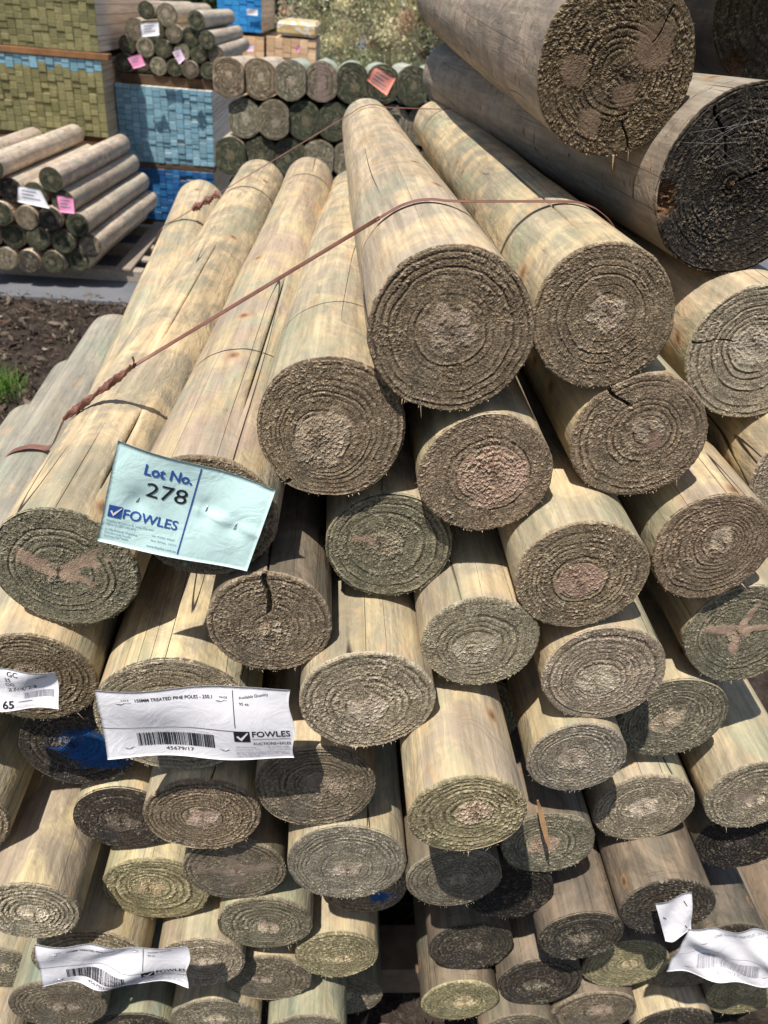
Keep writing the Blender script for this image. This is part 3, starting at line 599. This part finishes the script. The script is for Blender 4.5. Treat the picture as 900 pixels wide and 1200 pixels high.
# big flat sided poles in the middle background
CPs = ['brown', 'brown', 'green', 'shade', 'dgreen', 'dgreen', 'dgreen', 'dgreen', 'dark']
for rI in range(7):
    z0 = 1.350 - .202 * rI; odd = rI % 2
    for k in range(9 if rI < 4 else 8):
        x = -.627 + .174 * k + (.09 if rI == 1 else (.01 if rI % 2 == 0 else .085))
        z = z0 + .0058 * k
        st = CPs[k] if rI == 0 else ['dgreen', 'dgreen', 'green', 'shade', 'dgreen'][(k + rI * 2) % 5]
        ft = dict(N=7, amp=1.6)
        if rI == 0 and k == 3: ft['whorl'] = [(1.6, .5, .8), (-1.5, .6, .9)]
        if (rI, k) == (1, 2): ft = dict(N=7, amp=1.6, heartw=.25)
        lab = 'flat sided pole %s in the %s row of the pile behind' % (ordw[k], ['top', 'second', 'third', 'fourth', 'fifth', 'sixth', 'lowest'][rI])
        build_pole('timber_pole', (x, 5.0 + rj.uniform(-.02, .02), z), (x + .01, 6.1, z - .045), (.104), 16, st, 'palegreen' if rI == 0 and k > 1 else 'pale', ft, 1700 + rI * 41 + k * 3, lab, 'timber pole', 'flat sided round poles stacked behind the front pile', flats=.835)
for k, yb in enumerate((5.15, 5.9)):
    bearer('bearer on the paving under the %s of the flat sided poles' % ('front' if k == 0 else 'rear'), -.75, .95, yb, yb + .09, .0125, .046, DARKW, 'bearers under the flat sided poles')
# pallet under the left bundle
pr = link('wooden_pallet', None, loc=(-2.3, 5.42, .012), label='weathered wooden pallet under the small left pole bundle', cat='pallet')
PW = mat_board('pallet_wood', (.36, .30, .24), (.44, .37, .30), (.28, .22, .17), long_grain=True)
for k in range(4): link('deck_board', bevel_box('deck_board', -.055, .055, 0, 1.35, 0, .018, PW, .003) if k == 0 else bpy.data.objects['deck_board'].data, pr, (.12 + k * .245 + (.02 if k == 3 else 0), 0, .080))
for k in range(3): link('stringer', bevel_box('stringer', 0, 1.0, -.045, .045, 0, .078, PW, .003) if k == 0 else bpy.data.objects['stringer'].data, pr, (0, .06 + k * .61, 0))
for k in range(2): link('cross_board', bevel_box('cross_board', .86, 1.10, -.05, .05, 0, .02, ORW if False else PW, .003) if k == 0 else bpy.data.objects['cross_board'].data, pr, (0, .35 + .6 * k, .058))

# ------------------------------------------------------------------ straps
STRAP = flat_mat('rusty_brown_strap', (.20, .092, .072), .5, .25, 40, .2)
DSTRAP = flat_mat('dark_strap', (.10, .05, .04), .5, .2, 40, .2)
def ribbon(name, pts, w, th, mat, parent, wdir=(0, 1, 0), twist=None, lumps=0, sub=6):
    P = [Vector(p) for p in pts]; out = []
    for i in range(len(P) - 1):
        for s in range(sub): out.append(P[i].lerp(P[i + 1], s / sub))
    out.append(P[-1]); out = np.array([tuple(p) for p in out])
    for _ in range(3): out[1:-1] = (out[:-2] + 2 * out[1:-1] + out[2:]) / 4
    V = []; n = len(out)
    for i in range(n):
        t = Vector(out[min(i + 1, n - 1)] - out[max(i - 1, 0)]).normalized(); wd = Vector(wdir); wd = (wd - t * wd.dot(t)).normalized(); nn = t.cross(wd)
        if twist:
            a = twist * i / n; wd, nn = wd * math.cos(a) + nn * math.sin(a), nn * math.cos(a) - wd * math.sin(a)
        k = 1 + lumps * (math.sin(i * 1.7) * .5 + math.sin(i * .83 + 1) * .3)
        c = Vector(out[i])
        for (a, b) in ((-1, -.6), (-.7, -1), (.7, -1), (1, -.6), (1, .6), (.7, 1), (-.7, 1), (-1, .6)): V.append(tuple(c + wd * (a * w / 2 * k) + nn * (b * th / 2 * k)))
    q = grid_quads(8, n, True); me = mesh_np(name, V, list(q), None, mat)
    bmesh_caps(me, n)
    off = Vector((0, 0, 0)); q_ = parent
    while q_: off = off + q_.location; q_ = q_.parent
    return link(name, me, parent, loc=tuple(-off))
def bmesh_caps(me, n):
    import bmesh
    bm = bmesh.new(); bm.from_mesh(me); bm.verts.ensure_lookup_table()
    bm.faces.new([bm.verts[i] for i in range(8)]); bm.faces.new([bm.verts[(n - 1) * 8 + i] for i in range(7, -1, -1)])
    bm.to_mesh(me); bm.free()
def pole_at(idx, y):
    P, Q, r = FG[idx][:3]; P = Vector(P); Q = Vector(Q); t = (y - P.y) / (Q.y - P.y); c = P.lerp(Q, t); return c, r
def arc(idx, y, degs, k=.0035):
    c, r = pole_at(idx, y); return [(c.x + (r + k) * math.cos(math.radians(a)), y, c.z + (r + k) * math.sin(math.radians(a))) for a in degs]
ID = {k: i for i, k in enumerate('A B C P4 P5 P6 P3 P1 P0'.split())}; ID['M0'] = 20; ID['M1'] = len(FG) - 3; ID['M2'] = len(FG) - 2
st = link('steel_strap', None, loc=(-.33, .9, 1.28), label='rusty brown strap with a long crimped joint running over the long poles', cat='strap')
K1, K2 = (-.330, .90, 1.282), (-.2328, .88, 1.366)
E1 = arc(ID['P4'], .85, (128, 116, 104, 92, 80))
band = arc(ID['M2'], 1.30, (200, 160, 130, 100)) + arc(ID['M1'], 1.16, (150, 120, 95, 70)) + [K1]
ribbon('band', band, .014, .0012, STRAP, st)
ribbon('band', [K2, Vector(K2).lerp(Vector(E1[0]), .97)], .0042, .0010, STRAP, st, wdir=(0, .55, .83), twist=.5)
ribbon('band', [Vector(K2).lerp(Vector(E1[0]), .96)] + E1 + arc(ID['P5'], .86, (100, 84, 68, 52, 36, 15, -10, -40)), .0095, .0012, STRAP, st)
kk = [Vector(K1).lerp(Vector(K2), s / 12) for s in range(13)]
jt = ribbon('crimped_joint', kk, .0095, .0035, STRAP, st, twist=6.4, lumps=.22, sub=4)
ribbon('overlap', [p + Vector((.001, -.003, .002)) for p in kk], .008, .0025, STRAP, jt, twist=-14, lumps=.35, sub=4)
ribbon('loose_tail', [Vector(K2) + Vector(v) for v in ((0, 0, 0), (.004, -.004, .008), (.002, -.002, .014))], .006, .001, STRAP, jt)
st = link('steel_strap', None, loc=(-.43, 2.05, 1.3), label='thinner rusty strap over the far ends of the long poles', cat='strap')
a0 = arc(ID['M0'], 2.05, (215, 180, 150, 125, 105)); E4 = arc(ID['P4'], 2.12, (135, 118, 100, 85, 70))
S0, S1 = Vector(a0[-1]), Vector(E4[0])
ribbon('band', a0 + [S0.lerp(S1, .12)], .010, .0015, STRAP, st)
kk = [S0.lerp(S1, .10 + .15 * s / 10) for s in range(11)]
jt = ribbon('crimped_joint', kk, .018, .007, STRAP, st, twist=8, lumps=.35, sub=4)
ribbon('overlap', [p + Vector((.002, -.004, .003)) for p in kk], .012, .005, STRAP, jt, twist=-9, lumps=.4, sub=4)
ribbon('band', [S0.lerp(S1, .25)] + E4 + arc(ID['P5'], 2.14, (110, 95, 80, 65, 45, 20)), .010, .0015, STRAP, st)
st = link('steel_strap', None, loc=arc(ID['A'], 1.5, (180,))[0], label='dark red brown strap looped round the highest weathered log', cat='strap')
ribbon('band', arc(ID['A'], 1.47, [90 + 15 * k for k in range(25)]), .014, .0015, STRAP, st)
ribbon('loose_tail', arc(ID['A'], 1.47, (215, 235)) + arc(ID['B'], 1.40, (150, 170, 195)), .008, .0012, DSTRAP, st)

# ------------------------------------------------------------------ paper labels
def paper_mat(name, col, tr=.15):
    t = NT(name); n = t.noise(t.obj(), 60, 3)
    m = t.done(t.scale(tuple(col), t.ramp(n, .3, .7, .96, 1.02)), .55, t.bump(t.noise(t.obj(), 28, 3, .6, 1.5), .28, .005), .3)
    return m
WHITE = paper_mat('white_paper', (.84, .83, .87)); CYAN = paper_mat('pale_blue_paper', (.63, .86, .84)); PINK = paper_mat('pink_paper', (.85, .30, .52)); SALM = paper_mat('salmon_paper', (.80, .30, .22)); PALEP = paper_mat('pale_pink_paper', (.82, .62, .78))
INK = flat_mat('black_ink', (.02, .02, .025), .6, .1); BINK = flat_mat('blue_ink', (.035, .10, .38), .6, .1); GINK = flat_mat('grey_blue_ink', (.20, .32, .42), .6, .1); LINK = flat_mat('pale_grey_ink', (.38, .38, .42), .6, .1)
STEEL = NT('staple_steel'); STEEL.set(STEEL.b.inputs['Metallic'], .8); STEEL = STEEL.done((.55, .55, .56), .35)
class Paper:
    def __init__(s, corners, bumpf):
        s.c = [Vector(c) for c in corners]; s.n = (s.c[3] - s.c[0]).cross(s.c[1] - s.c[0]).normalized(); s.f = bumpf
        if s.n.dot(Vector((0, 0, H)) - s.c[0]) < 0: s.n = -s.n
    def at(s, u, v, off=0.):
        a, b, c, d = s.c; p = a * (1 - u) * (1 - v) + b * u * (1 - v) + c * u * v + d * (1 - u) * v
        return p + s.n * (s.f(u, v) + off)
    def sheet(s, name, mat, parent=None, nu=44, nv=26, outline=None, **kw):
        V = []; 
        for lay, off in ((0, 0.), (1, -.00025)):
            for j in range(nv):
                for i in range(nu):
                    u, v = i / (nu - 1), j / (nv - 1)
                    if outline: u, v = outline(u, v)
                    V.append(tuple(s.at(u, v, off)))
        q = np.vstack([grid_quads(nu, nv), grid_quads(nu, nv, off=nu * nv)[:, ::-1]])
        edge = [j * nu for j in range(nv)]; 
        ring = list(range(nu)) + [j * nu + nu - 1 for j in range(1, nv)] + [(nv - 1) * nu + i for i in range(nu - 2, -1, -1)] + [j * nu for j in range(nv - 2, 0, -1)]
        m = len(ring); q = np.vstack([q, [(ring[i], ring[(i + 1) % m], ring[(i + 1) % m] + nu * nv, ring[i] + nu * nv) for i in range(m)]])
        return link(name, mesh_np(name, V, q, None, mat), parent, **kw)
def glyphs(text, u0, u1, vb, cap, bold=0., slant=0., thin=False):
    cu = bpy.data.curves.new('t', 'FONT'); cu.body = text; cu.resolution_u = 3; cu.offset = bold; cu.fill_mode = 'FRONT'
    ob = bpy.data.objects.new('t', cu); COL.objects.link(ob)
    dg = bpy.context.evaluated_depsgraph_get(); me = bpy.data.meshes.new_from_object(ob.evaluated_get(dg))
    V = np.array([v.co[:] for v in me.vertices]); F = [tuple(p.vertices) for p in me.polygons]
    bpy.data.objects.remove(ob); bpy.data.curves.remove(cu); bpy.data.meshes.remove(me)
    mnx, mxx = V[:, 0].min(), V[:, 0].max(); capu = .729
    U = u0 + (V[:, 0] - mnx) / (mxx - mnx) * (u1 - u0); W_ = vb - V[:, 1] / capu * cap + slant * (U - u0)
    return np.stack([U, W_], -1), F
def rect(u0, v0, u1, v1): return np.array([(u0, v0), (u1, v0), (u1, v1), (u0, v1)]), [(0, 1, 2, 3)]
def poly(*pts): return np.array(pts), [tuple(range(len(pts)))]
def lettering(name, paper, shapes, mat, parent, off=.0006, seg=.03):
    import bmesh
    bm = bmesh.new()
    for UV, F in shapes:
        vs = [bm.verts.new((p[0], p[1], 0)) for p in UV]
        for f in F:
            try: bm.faces.new([vs[i] for i in f])
            except ValueError: pass
    bm.normal_update(); bmesh.ops.triangulate(bm, faces=bm.faces[:])
    for axis, lo, hi, stp in ((0, 0., 1., seg), (1, 0., 1., seg * 1.6)):
        x = lo + stp
        while x < hi:
            co = (x, 0, 0) if axis == 0 else (0, x, 0); no = (1, 0, 0) if axis == 0 else (0, 1, 0)
            bmesh.ops.bisect_plane(bm, geom=bm.verts[:] + bm.edges[:] + bm.faces[:], plane_co=co, plane_no=no, dist=1e-6); x += stp
    for v in bm.verts: v.co = paper.at(v.co.x, v.co.y, off)
    me = bpy.data.meshes.new(name); bm.to_mesh(me); bm.free(); me.materials.append(mat)
    return link(name, me, parent, kind='stuff' if len(shapes) > 2 or name in ('handwriting', 'lot_number') else None)
def staple(paper, u, v, ang, parent, L=.010):
    c = paper.at(u, v, .0006); t = (paper.at(u + .01, v) - paper.at(u - .01, v)).normalized(); n = paper.n; s = n.cross(t)
    d = t * math.cos(ang) + s * math.sin(ang)
    return ribbon('staple', [c - d * L / 2 - n * .003, c - d * L / 2 + n * .0008, c + d * L / 2 + n * .0008, c + d * L / 2 - n * .003], .0008, .0006, STEEL, parent, wdir=tuple(n.cross(d)), sub=2)
def dent(u, v, cu, cv, r): return math.exp(-((u - cu) ** 2 + ((v - cv) * .6) ** 2) / r ** 2)
# pale blue lot tag
def f_lot(u, v):
    return .0035 * math.sin(u * 5.2 + .6) * (1 - .4 * v) + .004 * max(0, u - .75) * 4 * (1 - v) * .5 - .0035 * dent(u, v, .19, .5, .07) - .004 * dent(u, v, .62, .45, .07) - .004 * dent(u, v, .83, .52, .06) \
        + .0022 * math.exp(-((v - .47 - .18 * (u - .62)) / .045) ** 2) * (u > .55) + .0016 * math.sin(v * 4 + u * 7)
pp = Paper([(-.1814, .615, 1.4117), (-.0428, .612, 1.3678), (-.07, .600, 1.2785), (-.2105, .606, 1.3059)], f_lot)
tag = pp.sheet('lot_tag', CYAN, label='pale blue auction lot tag numbered 278 stapled to a pole end', cat='paper tag')
lettering('blue_lettering', pp, [glyphs('Lot No.', .194, .49, .215, .105, .022), glyphs('FOWLES', .125, .475, .705, .10, .012), rect(.517, .03, .525, .95)], BINK, tag)
lettering('lot_number', pp, [glyphs('278', .228, .485, .43, .155)], INK, tag)
lettering('small_print', pp, [glyphs('Fowles Auctions & Sales Pty Ltd', .03, .33, .765, .022), glyphs('ABN 12 005 638 875', .03, .22, .80, .022), glyphs('2-196 Princes Highway', .03, .24, .855, .022), glyphs('Dandenong South', .03, .2, .89, .022),
          glyphs('Sydney 02 9600', .03, .19, .925, .022), glyphs('03 9706 4400', .33, .48, .82, .018), glyphs('fax 9706 7777', .33, .5, .87, .018), glyphs('www.fowles.com.au', .31, .505, .935, .026, .006)], GINK, tag)
lg = lettering('logo', pp, [rect(.03, .595, .115, .715)], BINK, tag)
lettering('tick_mark', pp, [poly((.043, .655), (.054, .645), (.064, .672), (.107, .605), (.112, .612), (.068, .702))], WHITE, lg, off=.0011)
for (u, v, a) in ((.19, .5, 1.2), (.62, .44, 1.5), (.83, .52, 1.35)): staple(pp, u, v, a, tag)

def barcode(u0, u1, v0, v1, seed):
    rg = random.Random(seed); out = []; u = u0
    while u < u1 - .004:
        w = rg.choice([.002, .002, .004, .006]); out.append(rect(u, v0, min(u + w, u1), v1)); u += w + rg.choice([.002, .003, .005])
    return out
def big_label(corners, fn, label, seed, number='45679/17', faint=False):
    pp = Paper(corners, fn)
    lab = pp.sheet('barcode_label', WHITE, label=label, cat='paper label', group='white barcode labels on the front pile', nu=60, nv=30, outline=lambda u, v: (u + .012 * math.sin(v * 9 + seed) * (u > .97), v + .02 * math.sin(u * 7 + seed) * (v - .5)))
    ink = LINK if faint else INK
    lettering('lettering', pp, [glyphs('150MM TREATED PINE POLES - 250.1', .20, .59, .135, .042, .01), glyphs('Available Quantity', .73, .885, .135, .036, 0, -.35), glyphs('95 ea', .73, .78, .205, .036),
              glyphs(number, .31, .46, .905, .05), glyphs('FOWLES', .785, .985, .625, .085, .012), glyphs('AUCTIONS+SALES', .785, .985, .755, .045, .004), glyphs('LOT', .13, .17, .125, .025), glyphs('PAGE', .63, .67, .13, .025)], ink, lab)
    lettering('ruled_line', pp, [rect(.0, .545, .69, .552), rect(.698, .03, .7015, .50), rect(.785, .66, .985, .666), rect(.12, .150, .18, .154), rect(.61, .155, .67, .159), rect(.10, .84, .15, .844), rect(.60, .84, .66, .844)], ink, lab)
    lettering('barcode', pp, barcode(.17, .58, .63, .83, seed), ink, lab, seg=.05)
    lettering('small_print', pp, [glyphs('1886 Princes Hwy', .69, .80, .80, .022), glyphs('Ph 03 9706 4400', .86, .97, .80, .022), glyphs('Dandenong Vic 3175', .69, .82, .84, .022), glyphs('www.fowles.com.au', .86, .985, .84, .022),
              glyphs('Sydney Auction & Sales 1 Wholesale Lane', .69, .95, .88, .022), glyphs('Ph 02 9600 9799 Fax 02 9600', .69, .97, .915, .022), glyphs('ABN 12 005 638', .69, .81, .95, .022)], LINK, lab)
    lg = lettering('logo', pp, [rect(.688, .545, .772, .705)], ink, lab)
    lettering('tick_mark', pp, [poly((.70, .625), (.711, .61), (.724, .645), (.760, .56), (.766, .568), (.727, .69))], WHITE, lg, off=.0011)
    for (u, v) in ((.12, .16), (.63, .16), (.12, .85), (.63, .85)): staple(pp, u, v, .1, lab, .012)
    return lab
def f_big(u, v): return .0025 * math.sin(u * 9 + v * 2) + .0025 * math.sin(v * 5 + 1.5 - u * 3) + .010 * max(0, u - .8) ** 1.5 * (1 - v) * 5 + .002 * dent(u, v, .3, .3, .12)
big_label([(-.2258, .578, 1.1365), (-.0246, .572, 1.1501), (-.0173, .562, 1.0474), (-.2222, .570, 1.0375)], f_big, 'big clean white barcode label in the left middle of the pile', 3)
def f_low(u, v): return .006 * math.sin(u * 10 + 3 * v) * (.4 + .6 * v) + .004 * math.sin((u * .9 + v * .5) * 17) * math.exp(-((u - .45) / .25) ** 2) + .0025 * math.sin(v * 8 + u * 4)
big_label([(-.3617, .566, .6574), (-.1571, .562, .6517), (-.1642, .556, .5559), (-.3643, .56, .5588)], f_low, 'crinkled white barcode label low on the left side of the pile', 5)
def f_long(u, v): return .004 * math.sin(u * 8 + 4 * v) + .0035 * math.sin((u - v * .6) * 19 + 1) + .004 * math.sin(v * 9 - u * 5)
big_label([(.5404, .562, .6986), (.7415, .55, .6853), (.7882, .542, .5447), (.5358, .554, .5962)], f_long, 'crumpled long white label low at the right edge', 8, faint=True)
# torn scrap
def f_sc(u, v): return .003 * math.sin(u * 6 + v * 5) + .003 * (v > .7) * (v - .7) * 3
pp = Paper([(.4825, .57, .7457), (.5275, .57, .7709), (.5461, .562, .6963), (.5165, .56, .6661)], f_sc)
sc = pp.sheet('torn_paper', WHITE, nu=20, nv=20, label='torn scrap of white paper stapled on a dark pole end', cat='paper scrap', outline=lambda u, v: (u, v + .05 * math.sin(u * 8) * (v - .3)))
for (u, v, a) in ((.12, .35, 1.3), (.78, .17, 1.4), (.75, .75, 1.5)): ribbon('staple', [pp.at(u, v, .0008), pp.at(u + .07, v + .1, .001)], .0012, .0008, DSTRAP, sc, sub=2)
# handwritten label at the left
def f_left(u, v): return .003 * math.sin(u * 10 + v * 3) + .003 * math.sin(v * 6 + u * 2)
pp = Paper([(-.3952, .608, 1.1268), (-.2788, .612, 1.1265), (-.2789, .606, 1.0776), (-.3975, .604, 1.0697)], f_left)
lab = pp.sheet('handwritten_label', WHITE, label='white label with handwriting and a barcode cut by the left edge', cat='paper label', outline=lambda u, v: (u, v + .06 * (1 - v) * math.sin(u * 6 + 1)))
lettering('handwriting', pp, [glyphs('35', .55, .605, .24, .10), glyphs('OG', .55, .63, .37, .10), glyphs('27/4/23', .56, .81, .53, .10, 0, -.1), glyphs('GC', .58, .68, .10, .12, 0, 0)], INK, lab)
lettering('lettering', pp, [glyphs('65', .50, .60, .93, .17, .02), rect(.64, .80, .76, .81), rect(.84, .14, .93, .155)], INK, lab)
lettering('barcode', pp, barcode(.69, .96, .58, .74, 4), LINK, lab)
# small tags in the background
def small_tag(label, cs, mat, lines=3):
    pp = Paper(cs, lambda u, v: .004 * math.sin(u * 4 + v * 3))
    o = pp.sheet('paper_tag', mat, nu=10, nv=8, label=label, cat='paper tag')
    if lines: lettering('print', pp, [rect(.15, .2 + .2 * k, .15 + [.6, .45, .65][k % 3], .26 + .2 * k) for k in range(lines)], LINK, o, off=.002, seg=.2)
    return o
small_tag('white tag on the upper part of the small round poles', [(-1.483, 6.85, 1.508), (-1.35, 6.85, 1.53), (-1.347, 6.84, 1.443), (-1.475, 6.84, 1.422)], WHITE)
small_tag('bright pink tag low left on the small round poles', [(-1.6, 6.85, 1.278), (-1.501, 6.85, 1.314), (-1.466, 6.84, 1.239), (-1.558, 6.84, 1.209)], PINK, 2)
small_tag('small pale pink tag in the middle of the small round poles', [(-1.263, 6.85, 1.344), (-1.203, 6.85, 1.371), (-1.166, 6.84, 1.307), (-1.213, 6.84, 1.264)], PALEP, 2)
small_tag('creased white tag on the left small pole bundle', [(-1.927, 5.13, .664), (-1.802, 5.13, .653), (-1.751, 5.11, .545), (-1.941, 5.11, .572)], WHITE)
small_tag('pink tag on the left small pole bundle beside the white one', [(-1.704, 5.13, .625), (-1.607, 5.13, .617), (-1.604, 5.11, .525), (-1.697, 5.11, .529)], PINK)
small_tag('salmon red tag on the flat sided poles in the background', [(.199, 4.95, 1.473), (.324, 4.95, 1.424), (.277, 4.94, 1.332), (.156, 4.94, 1.403)], SALM, 4)
small_tag('white tag on the bright blue far pack', [(-1.217, 11.95, 1.60), (-1.075, 11.95, 1.602), (-1.075, 11.95, 1.53), (-1.218, 11.95, 1.528)], WHITE, 2)
small_tag('pink tag on the tan pack below the bright blue one', [(-1.347, 11.95, 1.19), (-1.135, 11.95, 1.205), (-1.136, 11.95, 1.127), (-1.338, 11.95, 1.111)], PALEP, 2)
small_tag('tiny pink tag on the tan pack below the yellow bundle', [(-.574, 11.95, 1.238), (-.53, 11.95, 1.241), (-.528, 11.95, 1.173), (-.573, 11.95, 1.17)], PINK, 0)

# ------------------------------------------------------------------ trees
BT = flat_mat('tree_bark', (.20, .16, .12), .9, .3, 8)
def leaf_mat(name, rough=.5):
    t = NT(name); c = t.attr('tone'); t.done(c, rough, None, .3)
    tr = t.n('BsdfTranslucent'); t.set(tr.inputs[0], c); mx = t.n('MixShader'); t.set(mx.inputs[0], .45)
    t.t.links.new(t.b.outputs[0], mx.inputs[1]); t.t.links.new(tr.outputs[0], mx.inputs[2]); t.t.links.new(mx.outputs[0], t.out.inputs[0])
    return t.m
LEAF = leaf_mat('leaf')
def limb_mesh(segs):
    V = []; Q = []
    for (a, b, ra, rb) in segs:
        a, b = Vector(a), Vector(b); t = (b - a).normalized(); x = t.orthogonal().normalized(); y = t.cross(x); o = len(V)
        for c, r in ((a, ra), (a.lerp(b, .5) + x * ra * .4, (ra + rb) / 2), (b, rb)):
            for k in range(8): V.append(tuple(c + (x * math.cos(k * .785) + y * math.sin(k * .785)) * r))
        Q += [tuple(q) for q in grid_quads(8, 3, True, o)]
    return V, Q
def tree(label, base, height, crown_c, crown_r, nclump, nleaf, size, tones, seed, trunk_r=.16, droop=.6, name='eucalyptus_tree'):
    rg = np.random.RandomState(seed); root = link(name, None, loc=base, label=label, cat='tree')
    cc = np.array(crown_c) - np.array(base); cr = np.array(crown_r)
    fork = Vector((cc[0] * .3, cc[1] * .3, height * .35))
    V, Q = limb_mesh([((0, 0, -.05), tuple(fork), trunk_r, trunk_r * .7)]); link('trunk', mesh_np('trunk', V, Q, None, BT), root)
    d = rg.normal(size=(nclump, 3)); d /= np.linalg.norm(d, axis=1)[:, None]; C = cc + d * (rg.rand(nclump, 1) ** .45) * cr
    for k in range(5):
        tip = Vector(C[k * 3]); mid = fork.lerp(tip, .5) + Vector((0, 0, .2)); V, Q = limb_mesh([(tuple(fork), tuple(mid), trunk_r * .55, trunk_r * .3), (tuple(mid), tuple(tip), trunk_r * .3, trunk_r * .08)]); link('limb', mesh_np('limb', V, Q, None, BT), root)
    ci = rg.randint(0, nclump, nleaf); csz = rg.uniform(.045, .09, nclump) * cr.mean()
    p = C[ci] + rg.normal(size=(nleaf, 3)) * csz[ci][:, None] * np.array([1, 1, .8])
    a = rg.normal(size=(nleaf, 3)); a[:, 2] -= droop; a /= np.linalg.norm(a, axis=1)[:, None]; b = np.cross(a, rg.normal(size=(nleaf, 3))); b /= np.linalg.norm(b, axis=1)[:, None]
    L = size * rg.uniform(.6, 1.4, (nleaf, 1)); Wd = L * .32
    V = np.stack([p, p + a * L * .5 + b * Wd, p + a * L, p + a * L * .5 - b * Wd], 1).reshape(-1, 3); Q = np.arange(nleaf * 4).reshape(-1, 4)
    cb = rg.uniform(.95, 1.6, nclump); tone = np.array(tones); ti = rg.choice(len(tone), nclump); tj = np.where(rg.rand(nleaf) < .85, ti[ci], rg.choice(len(tone), nleaf))
    me = mesh_np('crown', V, Q, None, LEAF, False); point_color(me, 'tone', np.repeat(np.hstack([tone[tj] * rg.uniform(.75, 1.2, (nleaf, 1)) * cb[ci][:, None], np.ones((nleaf, 1))]), 4, 0)); link('crown', me, root)
EU = [(.50, .48, .28), (.60, .55, .35), (.36, .38, .21), (.30, .32, .20), (.68, .62, .44), (.50, .34, .24), (.24, .27, .18)]
GR = [(.05, .10, .03), (.08, .15, .04), (.035, .06, .025), (.12, .22, .06)]
tree('pale olive gum tree behind the flat sided poles', (1.6, 17.5, 0), 4.5, (1.5, 17.2, 2.2), (2.6, 1.6, 2.6), 230, 60000, .055, EU, 3)
tree('pale gum tree further left behind the yellow wrapped bundle', (-.4, 20, 0), 3.6, (.0, 19.5, 1.5), (1.3, 1.1, 1.9), 110, 22000, .055, EU, 4, .1)
tree('dark green tree between the far packs and the gum tree', (-2.0, 26, 0), 5, (-1.6, 25, 2.5), (1.6, 1.5, 2.6), 60, 14000, .14, GR, 5, .18, .2, 'dark_tree')
tree('green leafy tree behind the small round poles', (-5.2, 24, 0), 5, (-4.6, 23, 2.7), (2.4, 1.6, 2.8), 80, 20000, .14, GR, 6, .18, .2, 'dark_tree')

# ------------------------------------------------------------------ small things
rg = np.random.RandomState(21); V = []; Q = []; T3 = []
c, r = pole_at(ID['B'], .8225)
for k in range(15):                                        # dusty web on the sooty log end
    a0, a1 = rg.uniform(1.6, 3.0), rg.uniform(.6, 2.9); r0, r1 = rg.uniform(.55, 1.02) * r, rg.uniform(.1, .9) * r
    p = Vector((c.x + r0 * math.cos(a0), .8165, c.z + r0 * math.sin(a0))); q = Vector((c.x + r1 * math.cos(a1), .8165 - rg.uniform(0, .003), c.z + r1 * math.sin(a1)))
    d = (q - p); w = Vector((d.z, 0, -d.x)).normalized() * .00009; o = len(V); m = p.lerp(q, .5) + Vector((rg.normal(0, .004), -.002, rg.normal(-.003, .004)))
    for pt in (p, m, q): V += [tuple(pt - w), tuple(pt + w), tuple(pt + Vector((0, -.00018, 0)))]
    Q += [tuple(f) for f in grid_quads(3, 3, True, o)]
WEB = flat_mat('dusty_web', (.30, .29, .29), .7, .2, 80)
link('cobweb', mesh_np('cobweb', V, Q, None, WEB), kind='stuff', label='dusty grey cobweb threads across the black sooty log end', cat='cobweb')

SLV = flat_mat('split_orange_wood', (.36, .215, .11), .8, .3, 60)
V = []; pa, pb = Vector((.2876, .600, .929)), Vector((.3134, .585, .8543)); d = (pb - pa).normalized(); w = d.cross(Vector((0, 1, 0))).normalized(); n_ = w.cross(d)
for k, (f_, ww) in enumerate(((0, .0012), (.2, .0030), (.55, .0036), (.85, .0026), (1, .0006))):
    p = pa.lerp(pb, f_) + n_ * .002 * math.sin(f_ * 5)
    for (a_, b_) in ((-1, -.4), (1, -.5), (.8, .5), (-.9, .4)): V.append(tuple(p + w * a_ * ww + n_ * b_ * .0022))
link('wood_splinter', mesh_np('wood_splinter', V, [tuple(q) for q in grid_quads(4, 5, True)] + [(3, 2, 1, 0), (16, 17, 18, 19)], None, SLV, False), label='flat orange splinter of wood leaning on the small greenish pole end', cat='wood splinter')
